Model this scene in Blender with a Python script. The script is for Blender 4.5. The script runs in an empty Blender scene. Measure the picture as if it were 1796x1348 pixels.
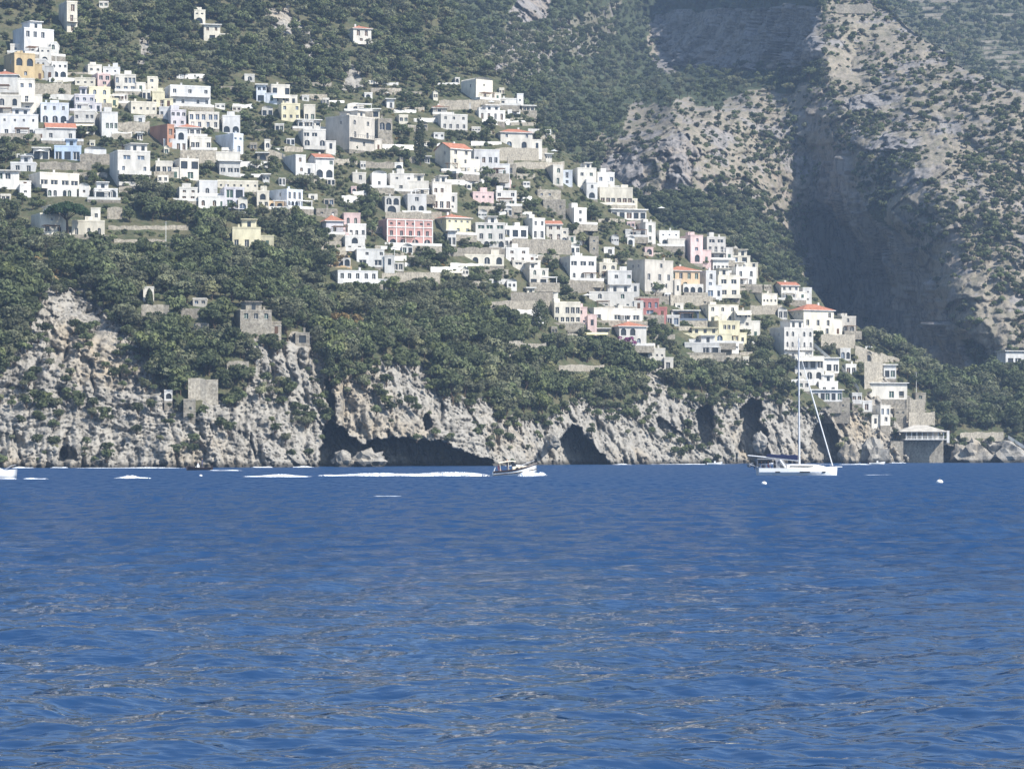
import bpy, bmesh, math, random
import numpy as np

# ------------------------------------------------------------------ camera, sky, sun, exposure
SC = bpy.context.scene
COL = SC.collection
F, CX, HY, CAMZ = 5000.0, 898.0, 790.0, 3.9      # focal length in photo pixels, centre column, horizon row, eye height (m)
cam = bpy.data.cameras.new('camera')
cam.sensor_width = 36.0
cam.lens = F / 1796.0 * 36.0
cam.shift_y = (HY - 674.0) / 1796.0
cam.clip_start, cam.clip_end = 0.5, 9000.0
camo = bpy.data.objects.new('camera', cam)
camo.location = (0, 0, CAMZ)
camo.rotation_euler = (math.radians(90), 0, 0)
COL.objects.link(camo)
SC.camera = camo

SUN_EL, SUN_AZ = math.radians(43), math.radians(54)     # azimuth: from the camera's back towards its right
SUNV = (math.cos(SUN_EL) * math.sin(SUN_AZ), -math.cos(SUN_EL) * math.cos(SUN_AZ), math.sin(SUN_EL))
world = bpy.data.worlds.new('World')
SC.world = world
world.use_nodes = True
wn = world.node_tree
bg = wn.nodes['Background']
sky = wn.nodes.new('ShaderNodeTexSky')
sky.sky_type = 'NISHITA'
sky.sun_disc = False
sky.sun_elevation = SUN_EL
sky.sun_rotation = math.atan2(SUNV[0], SUNV[1])
sky.air_density, sky.dust_density, sky.ozone_density = 1.0, 0.6, 1.5
wn.links.new(sky.outputs[0], bg.inputs[0])
bg.inputs[1].default_value = 0.12
sl = bpy.data.lights.new('sun', 'SUN')
sl.energy, sl.angle, sl.color = 5.0, math.radians(0.53), (1.0, 0.95, 0.87)
so = bpy.data.objects.new('sun', sl)
so.location = (300, -100, 500)
so.rotation_euler = (math.atan2(math.hypot(SUNV[0], SUNV[1]), SUNV[2]), 0, math.atan2(SUNV[0], -SUNV[1]))
COL.objects.link(so)
vs = SC.view_settings
vs.view_transform, vs.look, vs.gamma, vs.exposure = 'Standard', 'None', 1.0, 0.76
vs.use_curve_mapping = False
cy = SC.cycles
cy.max_bounces, cy.diffuse_bounces, cy.glossy_bounces, cy.transmission_bounces, cy.volume_bounces = 5, 2, 2, 2, 0
cy.use_denoising = True
cy.caustics_reflective = cy.caustics_refractive = False

rng = np.random.default_rng(11)
R = random.Random(5)

# ------------------------------------------------------------------ small helpers
def pix(u, v, D):
    """photo pixel + distance along the view axis -> point in the world"""
    return ((u - CX) / F * D, D, CAMZ + (HY - v) / F * D)

def tag(o, label=None, cat=None, group=None, kind=None):
    for k, x in (('label', label), ('category', cat), ('group', group), ('kind', kind)):
        if x:
            o[k] = x
    return o

def link(name, me, mat=None, parent=None):
    o = bpy.data.objects.new(name, me)
    COL.objects.link(o)
    if mat is not None and me is not None and len(me.materials) == 0:
        for m in (mat if isinstance(mat, (list, tuple)) else [mat]):
            me.materials.append(m)
    if parent is not None:
        o.parent = parent
    return o

def empty(name, loc, rz=0.0):
    o = bpy.data.objects.new(name, None)
    o.location = loc
    o.rotation_euler = (0, 0, rz)
    o.empty_display_size = 0.5
    COL.objects.link(o)
    return o

class MB:
    """collects simple shapes into one mesh"""
    def __init__(self):
        self.v, self.f, self.m = [], [], []
    def quad(self, *p, m=0):
        n = len(self.v)
        self.v += [tuple(q) for q in p]
        self.f.append(tuple(range(n, n + len(p))))
        self.m.append(m)
    def box(self, x0, x1, y0, y1, z0, z1, m=0, top=True, bottom=True):
        n = len(self.v)
        self.v += [(x0, y0, z0), (x1, y0, z0), (x1, y1, z0), (x0, y1, z0), (x0, y0, z1), (x1, y0, z1), (x1, y1, z1), (x0, y1, z1)]
        fs = [(0, 1, 5, 4), (1, 2, 6, 5), (2, 3, 7, 6), (3, 0, 4, 7)]
        if top: fs.append((4, 5, 6, 7))
        if bottom: fs.append((3, 2, 1, 0))
        for f in fs:
            self.f.append(tuple(n + i for i in f)); self.m.append(m)
    def tube(self, pts, rad, seg=6, m=0, cap=True):
        """tapered tube through points"""
        n0 = len(self.v)
        pts = [np.array(p, float) for p in pts]
        if not isinstance(rad, (list, tuple)): rad = [rad] * len(pts)
        for i, p in enumerate(pts):
            d = pts[min(i + 1, len(pts) - 1)] - pts[max(i - 1, 0)]
            d = d / (np.linalg.norm(d) + 1e-9)
            a = np.cross(d, (0, 0, 1.0) if abs(d[2]) < 0.9 else (0, 1.0, 0)); a /= np.linalg.norm(a)
            b = np.cross(d, a)
            for k in range(seg):
                t = 2 * math.pi * k / seg
                self.v.append(tuple(p + rad[i] * (math.cos(t) * a + math.sin(t) * b)))
        for i in range(len(pts) - 1):
            for k in range(seg):
                a0, a1 = n0 + i * seg + k, n0 + i * seg + (k + 1) % seg
                self.f.append((a0, a1, a1 + seg, a0 + seg)); self.m.append(m)
        if cap:
            self.f.append(tuple(n0 + k for k in reversed(range(seg)))); self.m.append(m)
            self.f.append(tuple(n0 + (len(pts) - 1) * seg + k for k in range(seg))); self.m.append(m)
    def loft(self, sections, m=0, closed=False, cap=True):
        n0 = len(self.v); k = len(sections[0])
        for s in sections: self.v += [tuple(p) for p in s]
        for i in range(len(sections) - 1):
            for j in range(k if closed else k - 1):
                a, b = n0 + i * k + j, n0 + i * k + (j + 1) % k
                self.f.append((a, b, b + k, a + k)); self.m.append(m)
        if cap:
            self.f.append(tuple(n0 + j for j in range(k))); self.m.append(m)
            self.f.append(tuple(n0 + (len(sections) - 1) * k + j for j in reversed(range(k)))); self.m.append(m)
    def mesh(self, name, mats):
        me = bpy.data.meshes.new(name)
        me.from_pydata(self.v, [], self.f)
        for x in (mats if isinstance(mats, (list, tuple)) else [mats]): me.materials.append(x)
        if any(self.m): me.polygons.foreach_set('material_index', self.m)
        me.update()
        return me
    def build(self, name, mats, parent=None, smooth=False):
        me = self.mesh(name, mats)
        if smooth: me.polygons.foreach_set('use_smooth', [True] * len(me.polygons))
        return link(name, me, None, parent)

def grid_mesh(name, P, smooth=True):
    """P: rows x cols x 3 array -> one grid mesh"""
    r, c = P.shape[:2]
    me = bpy.data.meshes.new(name)
    i = np.arange(r * c).reshape(r, c)
    q = np.stack([i[:-1, :-1], i[:-1, 1:], i[1:, 1:], i[1:, :-1]], -1).reshape(-1)
    nq = (r - 1) * (c - 1)
    me.vertices.add(r * c); me.loops.add(nq * 4); me.polygons.add(nq)
    me.vertices.foreach_set('co', np.ascontiguousarray(P, np.float32).reshape(-1))
    me.loops.foreach_set('vertex_index', q.astype(np.int32))
    me.polygons.foreach_set('loop_start', np.arange(0, nq * 4, 4, dtype=np.int32))
    me.polygons.foreach_set('loop_total', np.full(nq, 4, np.int32))
    if smooth: me.polygons.foreach_set('use_smooth', np.ones(nq, bool))
    me.update(calc_edges=True)
    return me

def vattr(me, name, arr):
    a = me.attributes.new(name, 'FLOAT', 'POINT')
    a.data.foreach_set('value', np.ascontiguousarray(arr, np.float32).reshape(-1))

# ------------------------------------------------------------------ noise (numpy)
def _h(i, j, k, s=0):
    x = (i.astype(np.int64) * 374761393 + j.astype(np.int64) * 668265263 + k.astype(np.int64) * 2147483647 + s * 974634777) & 0xFFFFFFFF
    x = ((x ^ (x >> 13)) * 1274126177) & 0xFFFFFFFF
    x = ((x ^ (x >> 16)) * 2246822519) & 0xFFFFFFFF
    return ((x ^ (x >> 15)) & 0xFFFFFF) / float(0xFFFFFF)

def vnoise(x, y, z, s=0):
    i, j, k = np.floor(x), np.floor(y), np.floor(z)
    fx, fy, fz = x - i, y - j, z - k
    fx, fy, fz = (t * t * t * (t * (t * 6 - 15) + 10) for t in (fx, fy, fz))
    r = 0
    for a in (0, 1):
        for b in (0, 1):
            for c in (0, 1):
                w = (fx if a else 1 - fx) * (fy if b else 1 - fy) * (fz if c else 1 - fz)
                r = r + w * _h(i + a, j + b, k + c, s)
    return r * 2 - 1

def fbm(x, y, z, o=4, s=0, ridged=False):
    r, amp, tot = 0, 1.0, 0
    for n in range(o):
        t = vnoise(x, y, z, s + n)
        r = r + amp * ((1 - 2 * np.abs(t)) if ridged else t)
        tot += amp; amp *= 0.5
        x, y, z = x * 2.03, y * 2.03, z * 2.03
    return r / tot

def facets(x, y, z, s=0):
    """cellular noise: every cell is a tilted plane -> broken rock"""
    i, j, k = np.floor(x), np.floor(y), np.floor(z)
    best = np.full(x.shape, 9.0); val = np.zeros(x.shape)
    for a in (-1, 0, 1):
        for b in (-1, 0, 1):
            for c in (-1, 0, 1):
                I, J, K = i + a, j + b, k + c
                px, py, pz = I + _h(I, J, K, s), J + _h(I, J, K, s + 1), K + _h(I, J, K, s + 2)
                dx, dy, dz = x - px, y - py, z - pz
                d = dx * dx + dy * dy + dz * dz
                w = d < best
                off = _h(I, J, K, s + 3) - 0.5 + dx * (_h(I, J, K, s + 4) - 0.5) * 1.6 + dz * (_h(I, J, K, s + 5) - 0.5) * 1.6
                val = np.where(w, off, val); best = np.where(w, d, best)
    return val

def inpoly(u, v, poly):
    c = np.zeros(np.shape(u), bool)
    n = len(poly)
    for a in range(n):
        x0, y0 = poly[a]; x1, y1 = poly[(a + 1) % n]
        if y0 == y1: continue
        c ^= ((y0 > v) != (y1 > v)) & (u < (x1 - x0) * (v - y0) / (y1 - y0) + x0)
    return c

def blur(T, su, sv):
    for ax, s in ((0, su), (1, sv)):
        n = int(s * 3) + 1
        k = np.exp(-0.5 * (np.arange(-n, n + 1) / s) ** 2); k /= k.sum()
        pad = [(0, 0), (0, 0)]; pad[ax] = (n, n)
        Q = np.pad(T, pad, mode='edge')
        T = np.apply_along_axis(lambda r: np.convolve(r, k, 'valid'), ax, Q)
    return T

def sample(T, U0, US, V0, VS, u, v):
    a = np.clip((np.asarray(u, float) - U0) / US, 0, T.shape[0] - 1.001)
    b = np.clip((np.asarray(v, float) - V0) / VS, 0, T.shape[1] - 1.001)
    i, j = a.astype(int), b.astype(int)
    fa, fb = a - i, b - j
    return (T[i, j] * (1 - fa) * (1 - fb) + T[i + 1, j] * fa * (1 - fb) + T[i, j + 1] * (1 - fa) * fb + T[i + 1, j + 1] * fa * fb)

# ------------------------------------------------------------------ materials
def mat(name, color, rough=0.85, spec=0.2, build=None):
    m = bpy.data.materials.new(name)
    m.use_nodes = True
    nt = m.node_tree
    b = nt.nodes['Principled BSDF']
    b.inputs['Base Color'].default_value = (*color, 1)
    b.inputs['Roughness'].default_value = rough
    b.inputs['Specular IOR Level'].default_value = spec
    if build: build(nt, b)
    return m

def N(nt, t, **kw):
    n = nt.nodes.new(t)
    for k, x in kw.items(): setattr(n, k, x)
    return n

def noise_node(nt, scale, detail=4, coord='Object', rough=0.6, vscale=None):
    tc = N(nt, 'ShaderNodeTexCoord')
    src = N(nt, 'ShaderNodeNewGeometry').outputs['Position'] if coord == 'World' else tc.outputs[coord]
    if vscale:
        mp = N(nt, 'ShaderNodeMapping'); mp.inputs['Scale'].default_value = vscale
        nt.links.new(src, mp.inputs[0]); src = mp.outputs[0]
    n = N(nt, 'ShaderNodeTexNoise')
    n.inputs['Scale'].default_value = scale; n.inputs['Detail'].default_value = detail; n.inputs['Roughness'].default_value = rough
    nt.links.new(src, n.inputs['Vector'])
    return n

def ramp(nt, fac, stops):
    r = N(nt, 'ShaderNodeValToRGB')
    e = r.color_ramp.elements
    while len(e) < len(stops): e.new(0.5)
    for x, (p, c) in zip(e, stops):
        x.position = p; x.color = (*c, 1) if len(c) == 3 else c
    nt.links.new(fac, r.inputs[0])
    return r.outputs[0]

def mixc(nt, fac, a, b, mode='MIX'):
    m = N(nt, 'ShaderNodeMix', data_type='RGBA', blend_type=mode)
    for sock, x in ((m.inputs[0], fac), (m.inputs[6], a), (m.inputs[7], b)):
        if hasattr(x, 'is_linked') or hasattr(x, 'links'): nt.links.new(x, sock)
        elif isinstance(x, (int, float)): sock.default_value = x
        else: sock.default_value = (*x, 1)
    return m.outputs[2]

def weathered(color, dirt=0.78, amount=0.5, stone=False):
    """painted wall with soft stains; position-based so that no two houses match"""
    def f(nt, b):
        big = noise_node(nt, 0.5, 6, 'World', 0.7, (1, 1, 0.35))
        c1 = ramp(nt, big.outputs[0], [(0.40, (0, 0, 0)), (0.66, (1, 1, 1))])
        dark = tuple(x * dirt for x in color)
        fac = N(nt, 'ShaderNodeMath', operation='MULTIPLY'); fac.inputs[1].default_value = amount
        nt.links.new(c1, fac.inputs[0])
        col = mixc(nt, fac.outputs[0], color, dark)
        oi = N(nt, 'ShaderNodeObjectInfo')
        v = N(nt, 'ShaderNodeMapRange'); v.inputs[3].default_value, v.inputs[4].default_value = 0.80, 1.03
        nt.links.new(oi.outputs['Random'], v.inputs[0])
        hv = N(nt, 'ShaderNodeHueSaturation'); nt.links.new(v.outputs[0], hv.inputs['Value']); nt.links.new(col, hv.inputs['Color'])
        out = hv.outputs[0]
        if stone:
            st = noise_node(nt, 1.6, 3, 'World', 0.7)
            sc = ramp(nt, st.outputs[0], [(0.35, (0.55, 0.52, 0.48)), (0.65, (1.15, 1.12, 1.05))])
            out = mixc(nt, 1.0, out, sc, 'MULTIPLY')
            bp = N(nt, 'ShaderNodeBump'); bp.inputs['Strength'].default_value = 0.6; bp.inputs['Distance'].default_value = 0.15
            nt.links.new(st.outputs[0], bp.inputs['Height']); nt.links.new(bp.outputs[0], b.inputs['Normal'])
        nt.links.new(out, b.inputs['Base Color'])
    return f

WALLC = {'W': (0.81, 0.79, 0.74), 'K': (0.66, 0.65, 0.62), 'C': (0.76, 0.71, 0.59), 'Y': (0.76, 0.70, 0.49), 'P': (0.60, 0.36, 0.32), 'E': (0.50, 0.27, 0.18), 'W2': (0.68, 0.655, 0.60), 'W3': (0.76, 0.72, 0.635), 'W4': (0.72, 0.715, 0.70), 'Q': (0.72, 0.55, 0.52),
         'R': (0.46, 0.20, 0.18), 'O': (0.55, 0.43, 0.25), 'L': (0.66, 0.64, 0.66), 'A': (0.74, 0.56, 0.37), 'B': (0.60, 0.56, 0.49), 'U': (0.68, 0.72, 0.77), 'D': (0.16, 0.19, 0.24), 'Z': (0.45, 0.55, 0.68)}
M = {k: mat('plaster_' + k, c, 0.9, 0.1, weathered(c, 0.55, 0.7)) for k, c in WALLC.items()}
M['G'] = mat('stone_wall', (0.33, 0.31, 0.275), 0.95, 0.1, weathered((0.33, 0.31, 0.275), 0.6, 0.6, True))
M['S'] = mat('pale_stone_wall', (0.42, 0.395, 0.345), 0.95, 0.1, weathered((0.42, 0.395, 0.345), 0.6, 0.6, True))
M['roof_flat'] = mat('roof_plaster', (0.68, 0.66, 0.61), 0.9, 0.1, weathered((0.68, 0.66, 0.61), 0.6, 0.7))
def tile_build(nt, b):
    n = noise_node(nt, 1.2, 4, 'World', 0.7)
    c = ramp(nt, n.outputs[0], [(0.3, (0.34, 0.14, 0.09)), (0.6, (0.55, 0.24, 0.15)), (0.8, (0.58, 0.34, 0.24))])
    nt.links.new(c, b.inputs['Base Color'])
    w = N(nt, 'ShaderNodeTexWave'); w.inputs['Scale'].default_value = 1.6; w.inputs['Distortion'].default_value = 0.4
    tc = N(nt, 'ShaderNodeTexCoord'); nt.links.new(tc.outputs['Object'], w.inputs[0])
    bp = N(nt, 'ShaderNodeBump'); bp.inputs['Strength'].default_value = 0.7; bp.inputs['Distance'].default_value = 0.12
    nt.links.new(w.outputs[0], bp.inputs['Height']); nt.links.new(bp.outputs[0], b.inputs['Normal'])
M['tile'] = mat('terracotta_tiles', (0.5, 0.22, 0.14), 0.9, 0.15, tile_build)
M['glass'] = mat('window_glass', (0.025, 0.03, 0.038), 0.12, 0.5)
M['shut_green'] = mat('shutter_green', (0.05, 0.09, 0.07), 0.6, 0.3)
M['shut_brown'] = mat('shutter_brown', (0.10, 0.055, 0.03), 0.6, 0.3)
M['shut_blue'] = mat('shutter_blue', (0.10, 0.14, 0.20), 0.6, 0.3)
M['frame'] = mat('window_frame', (0.62, 0.60, 0.56), 0.6, 0.3)
M['rail'] = mat('railing_metal', (0.10, 0.10, 0.11), 0.5, 0.5)
M['wrail'] = mat('railing_white', (0.75, 0.74, 0.71), 0.6, 0.3)
M['awning'] = mat('awning_cream', (0.80, 0.74, 0.58), 0.85, 0.1)
M['awning_y'] = mat('awning_yellow', (0.82, 0.75, 0.42), 0.85, 0.1)
M['awning_b'] = mat('awning_blue', (0.10, 0.15, 0.32), 0.85, 0.1)
M['wood'] = mat('pergola_wood', (0.17, 0.11, 0.07), 0.8, 0.2)
M['white'] = mat('white_paint', (0.82, 0.82, 0.80), 0.5, 0.3)
M['bark'] = mat('bark', (0.09, 0.065, 0.045), 0.95, 0.1)

def leaf(name, c, var=0.42):
    def f(nt, b):
        oi = N(nt, 'ShaderNodeObjectInfo')
        dark = tuple(x * (1 - var) for x in c); light = tuple(min(1, x * (1 + var)) for x in c)
        col = ramp(nt, oi.outputs['Random'], [(0.0, dark), (0.55, c), (0.85, light), (1.0, (c[0] * 1.5, c[1] * 1.42, c[2] * 1.2))])
        n = noise_node(nt, 0.9, 2, 'World', 0.6)
        v = ramp(nt, n.outputs[0], [(0.3, (0.6, 0.6, 0.62)), (0.7, (1.3, 1.3, 1.2))])
        col = mixc(nt, 1.0, col, v, 'MULTIPLY')
        tr = N(nt, 'ShaderNodeBsdfTranslucent'); nt.links.new(col, tr.inputs[0])
        nt.links.new(col, b.inputs['Base Color'])
        mx = N(nt, 'ShaderNodeMixShader'); mx.inputs[0].default_value = 0.35
        nt.links.new(b.outputs[0], mx.inputs[1]); nt.links.new(tr.outputs[0], mx.inputs[2])
        nt.links.new(mx.outputs[0], nt.nodes['Material Output'].inputs[0])
    return mat(name, c, 0.75, 0.15, f)
M['leaf_dark'] = leaf('foliage_dark', (0.108, 0.128, 0.066))
M['leaf_mid'] = leaf('foliage_mid', (0.140, 0.164, 0.084))
M['leaf_olive'] = leaf('foliage_olive', (0.178, 0.186, 0.116))
M['leaf_pine'] = leaf('foliage_pine', (0.050, 0.085, 0.038), 0.1)
M['leaf_dry'] = leaf('foliage_dry', (0.21, 0.155, 0.075), 0.25)
M['leaf_purple'] = leaf('bougainvillea', (0.22, 0.05, 0.16), 0.2)
# ------------------------------------------------------------------ landforms: distances (m) of the coast hill, read from the shoreline, storey heights and slopes
COASTC = {
 -420: [(830, 632), (700, 655), (560, 680), (480, 705), (300, 800), (100, 900), (-100, 980), (-600, 1200)],
 0: [(830, 645), (700, 662), (600, 672), (500, 690), (430, 735), (350, 790), (200, 855), (60, 915), (-100, 980), (-600, 1250)],
 250: [(830, 652), (720, 668), (620, 685), (520, 712), (430, 760), (350, 800), (200, 870), (60, 950), (-100, 1020), (-600, 1300)],
 450: [(830, 662), (700, 680), (600, 690), (570, 700), (480, 755), (400, 800), (300, 850), (200, 900), (100, 960), (-100, 1060), (-600, 1350)],
 570: [(830, 676), (740, 694), (640, 700), (600, 710), (500, 775), (400, 825), (300, 868), (200, 915), (100, 985), (-100, 1090), (-600, 1400)],
 700: [(830, 694), (700, 712), (600, 730), (500, 800), (400, 845), (300, 885), (200, 940), (100, 1010), (-100, 1120), (-600, 1420)],
 860: [(830, 720), (750, 735), (640, 760), (570, 800), (480, 850), (400, 880), (300, 915), (200, 965), (140, 1010), (60, 1080), (-100, 1200), (-600, 1500)],
 1000: [(830, 772), (720, 795), (620, 830), (540, 865), (450, 900), (380, 925), (300, 960), (270, 980), (100, 1100)],
 1150: [(830, 812), (700, 840), (630, 865), (540, 900), (450, 930), (380, 960), (355, 975), (100, 1150)],
 1300: [(830, 842), (690, 870), (620, 900), (540, 930), (470, 960), (445, 975), (200, 1150)],
 1430: [(830, 872), (690, 900), (620, 930), (560, 955), (500, 985), (300, 1100)],
 1500: [(830, 888), (700, 915), (620, 945), (575, 970), (300, 1120)],
 1600: [(830, 907), (740, 930), (660, 960), (620, 985), (300, 1150)],
 1680: [(830, 918), (760, 935), (700, 960), (650, 1000), (300, 1200)],
 1796: [(830, 928), (770, 945), (700, 970), (640, 1010), (300, 1200)],
 2200: [(830, 952), (770, 970), (650, 1010), (560, 1060), (200, 1250)],
}
RIDGEC = [(-500, -700), (500, -600), (650, -250), (740, -80), (800, 30), (860, 110), (900, 165), (935, 200), (980, 262), (1010, 285), (1060, 300), (1100, 330),
          (1125, 362), (1150, 385), (1200, 405), (1272, 412), (1300, 440), (1325, 470), (1360, 490), (1420, 500), (1450, 545), (1490, 560), (1520, 585), (1590, 615),
          (1630, 645), (1680, 655), (1720, 668), (1760, 640), (1796, 630), (1900, 600), (2200, 520), (2300, 500)]
TU0, TUS, TV0, TVS = -420.0, 10.0, -600.0, 5.0
def coast_table():
    vv = np.arange(TV0, 871, TVS); uu = np.arange(TU0, 2241, TUS)
    cu = sorted(COASTC)
    cols = []
    for c in cu:
        p = sorted(COASTC[c])
        cols.append(np.interp(vv, [a for a, _ in p], [b for _, b in p]))
    cols = np.array(cols)
    T = np.array([[np.interp(x, cu, cols[:, j]) for j in range(len(vv))] for x in uu])
    return blur(T, 4.0, 3.0)
TA = coast_table()
def DA(u, v):
    return sample(TA, TU0, TUS, TV0, TVS, u, v)
def ridgeA(u):
    return np.interp(u, [a for a, _ in RIDGEC], [b for _, b in RIDGEC])

CAVES = [
 ([(575, 735), (590, 742), (615, 764), (640, 780), (655, 770), (700, 766), (735, 772), (770, 768), (800, 786), (830, 796), (862, 806), (872, 850), (560, 850), (562, 790)], 30),
 ([(938, 806), (955, 782), (985, 762), (1005, 742), (1020, 752), (1032, 770), (1050, 788), (1062, 808), (1068, 850), (932, 850)], 24),
 ([(1224, 716), (1238, 708), (1250, 712), (1253, 780), (1240, 786), (1222, 770)], 15),
 ([(1298, 720), (1318, 700), (1338, 698), (1334, 735), (1350, 770), (1348, 850), (1288, 850), (1296, 760)], 20),
 ([(1412, 850), (1425, 752), (1440, 726), (1455, 735), (1470, 760), (1480, 806), (1480, 850)], 18),
 ([(571, 636), (580, 640), (585, 700), (594, 742), (578, 748), (573, 700)], 12),
 ([(1150, 730), (1180, 742), (1196, 762), (1172, 764), (1150, 748)], 6),
 ([(1596, 790), (1640, 778), (1668, 786), (1676, 850), (1590, 850)], 12),
 ([(740, 724), (752, 722), (758, 752), (742, 756)], 7),
 ([(100, 790), (118, 782), (136, 792), (136, 805), (100, 806)], 6),
]
ROCK = [
 [(-420, 690), (0, 650), (30, 610), (60, 590), (72, 510), (95, 490), (135, 492), (160, 520), (200, 560), (245, 590), (258, 650), (300, 690), (330, 722), (372, 694), (420, 690),
  (440, 650), (425, 612), (450, 584), (500, 590), (545, 588), (560, 625), (590, 655), (640, 640), (690, 625), (740, 636), (765, 660), (790, 705), (850, 690), (880, 715), (935, 742),
  (965, 722), (1000, 700), (1050, 702), (1090, 722), (1125, 690), (1130, 640), (1165, 640), (1180, 690), (1240, 690), (1300, 694), (1352, 676), (1362, 700), (1400, 712), (1450, 716),
  (1500, 712), (1530, 690), (1545, 640), (1570, 640), (1560, 690), (1620, 712), (1640, 742), (1690, 768), (1796, 768), (2260, 760), (2260, 880), (-420, 880)],
 [(456, 10), (500, 5), (520, 30), (545, 60), (575, 88), (600, 100), (590, 112), (540, 90), (500, 62), (470, 40)],
 [(238, 55), (255, 50), (268, 75), (290, 80), (262, 88), (255, 130), (240, 130), (244, 85)],
 [(600, 110), (632, 108), (640, 140), (625, 155), (600, 150)],
 [(560, 560), (640, 560), (650, 580), (600, 590)], [(560, 448), (604, 446), (606, 462), (565, 466)],
 [(-100, 452), (60, 450), (100, 460), (96, 478), (40, 482), (-100, 470)],
 [(1270, 425), (1300, 415), (1345, 430), (1330, 452), (1300, 455), (1312, 470), (1290, 462)],
]
DRYA = [[(560, 558), (650, 558), (650, 592), (560, 590)], [(545, 445), (610, 445), (610, 468), (550, 466)], [(-100, 448), (100, 455), (100, 482), (-100, 482)]]
VILLAGE = [(-200, 20), (120, 20), (420, 140), (560, 150), (800, 130), (960, 190), (1130, 360), (1330, 470), (1480, 560), (1600, 660), (1500, 720), (1360, 660), (1130, 610), (960, 590),
           (760, 500), (600, 470), (540, 360), (250, 352), (-200, 352)]

def masks_coast(u, v):
    nz = fbm(u / 26, v / 26, u * 0, 3, 7) * 22
    n2 = fbm(u / 26, v / 26, u * 0 + 5, 3, 9) * 18
    rock = np.zeros(u.shape)
    for p in ROCK: rock = np.maximum(rock, inpoly(u + nz, v + n2, p))
    dry = np.zeros(u.shape)
    for p in DRYA: dry = np.maximum(dry, inpoly(u + nz, v + n2, p))
    return rock, dry

def cave_depth(u, v):
    d = np.zeros(u.shape)
    nz = fbm(u / 14, v / 14, u * 0, 3, 3) * 7
    n2 = fbm(u / 14, v / 14, u * 0 + 3, 3, 4) * 6
    for p, dep in CAVES:
        d = np.maximum(d, np.where(inpoly(u + nz, v + n2, p), dep, 0))
    return d

def rock_relief(X, Y, Z, dip):
    """broken limestone: buttresses, tilted beds, blocks"""
    a = X * math.cos(dip) - Z * math.sin(dip); b = X * math.sin(dip) + Z * math.cos(dip)
    big = fbm(X * 0.075, Y * 0.02, Z * 0.022, 4, 21, True)
    wob = fbm(X * 0.05, Y * 0.05, Z * 0.05, 3, 23) * 5
    a = a + wob * .6; b = b + wob
    beds = fbm(a * 0.10, Y * 0.1, b * 0.55, 4, 33, True)
    flute = fbm((X + .14 * Z + wob * .4) * 0.30, Y * 0.1, Z * 0.04, 4, 37, True)
    mixv = np.clip(fbm(X * 0.02, Y * 0.01, Z * 0.03, 2, 39) * 2.2 + .5, 0, 1)
    f1 = facets(X * 0.22, Y * 0.12, Z * 0.11, 41)
    f2 = facets(a * 0.45, Y * 0.3, b * 0.95, 51)
    f3 = facets(a * 0.9, Y * 0.6, b * 1.9, 61)
    f4 = facets(X * 2.2, Y * 1.0, Z * 1.6, 65)
    crack = np.clip(fbm((X + .06 * Z + wob) * 0.16, Y * 0.05, Z * 0.02, 3, 43, True) - .62, 0, 1) * 14
    return big * 3.2 + beds * 2.0 * (1 - mixv) + flute * 4.4 * (.35 + .65 * mixv) + f1 * 1.8 + f2 * 0.9 + f3 * 0.75 + f4 * 0.6 + crack

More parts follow.
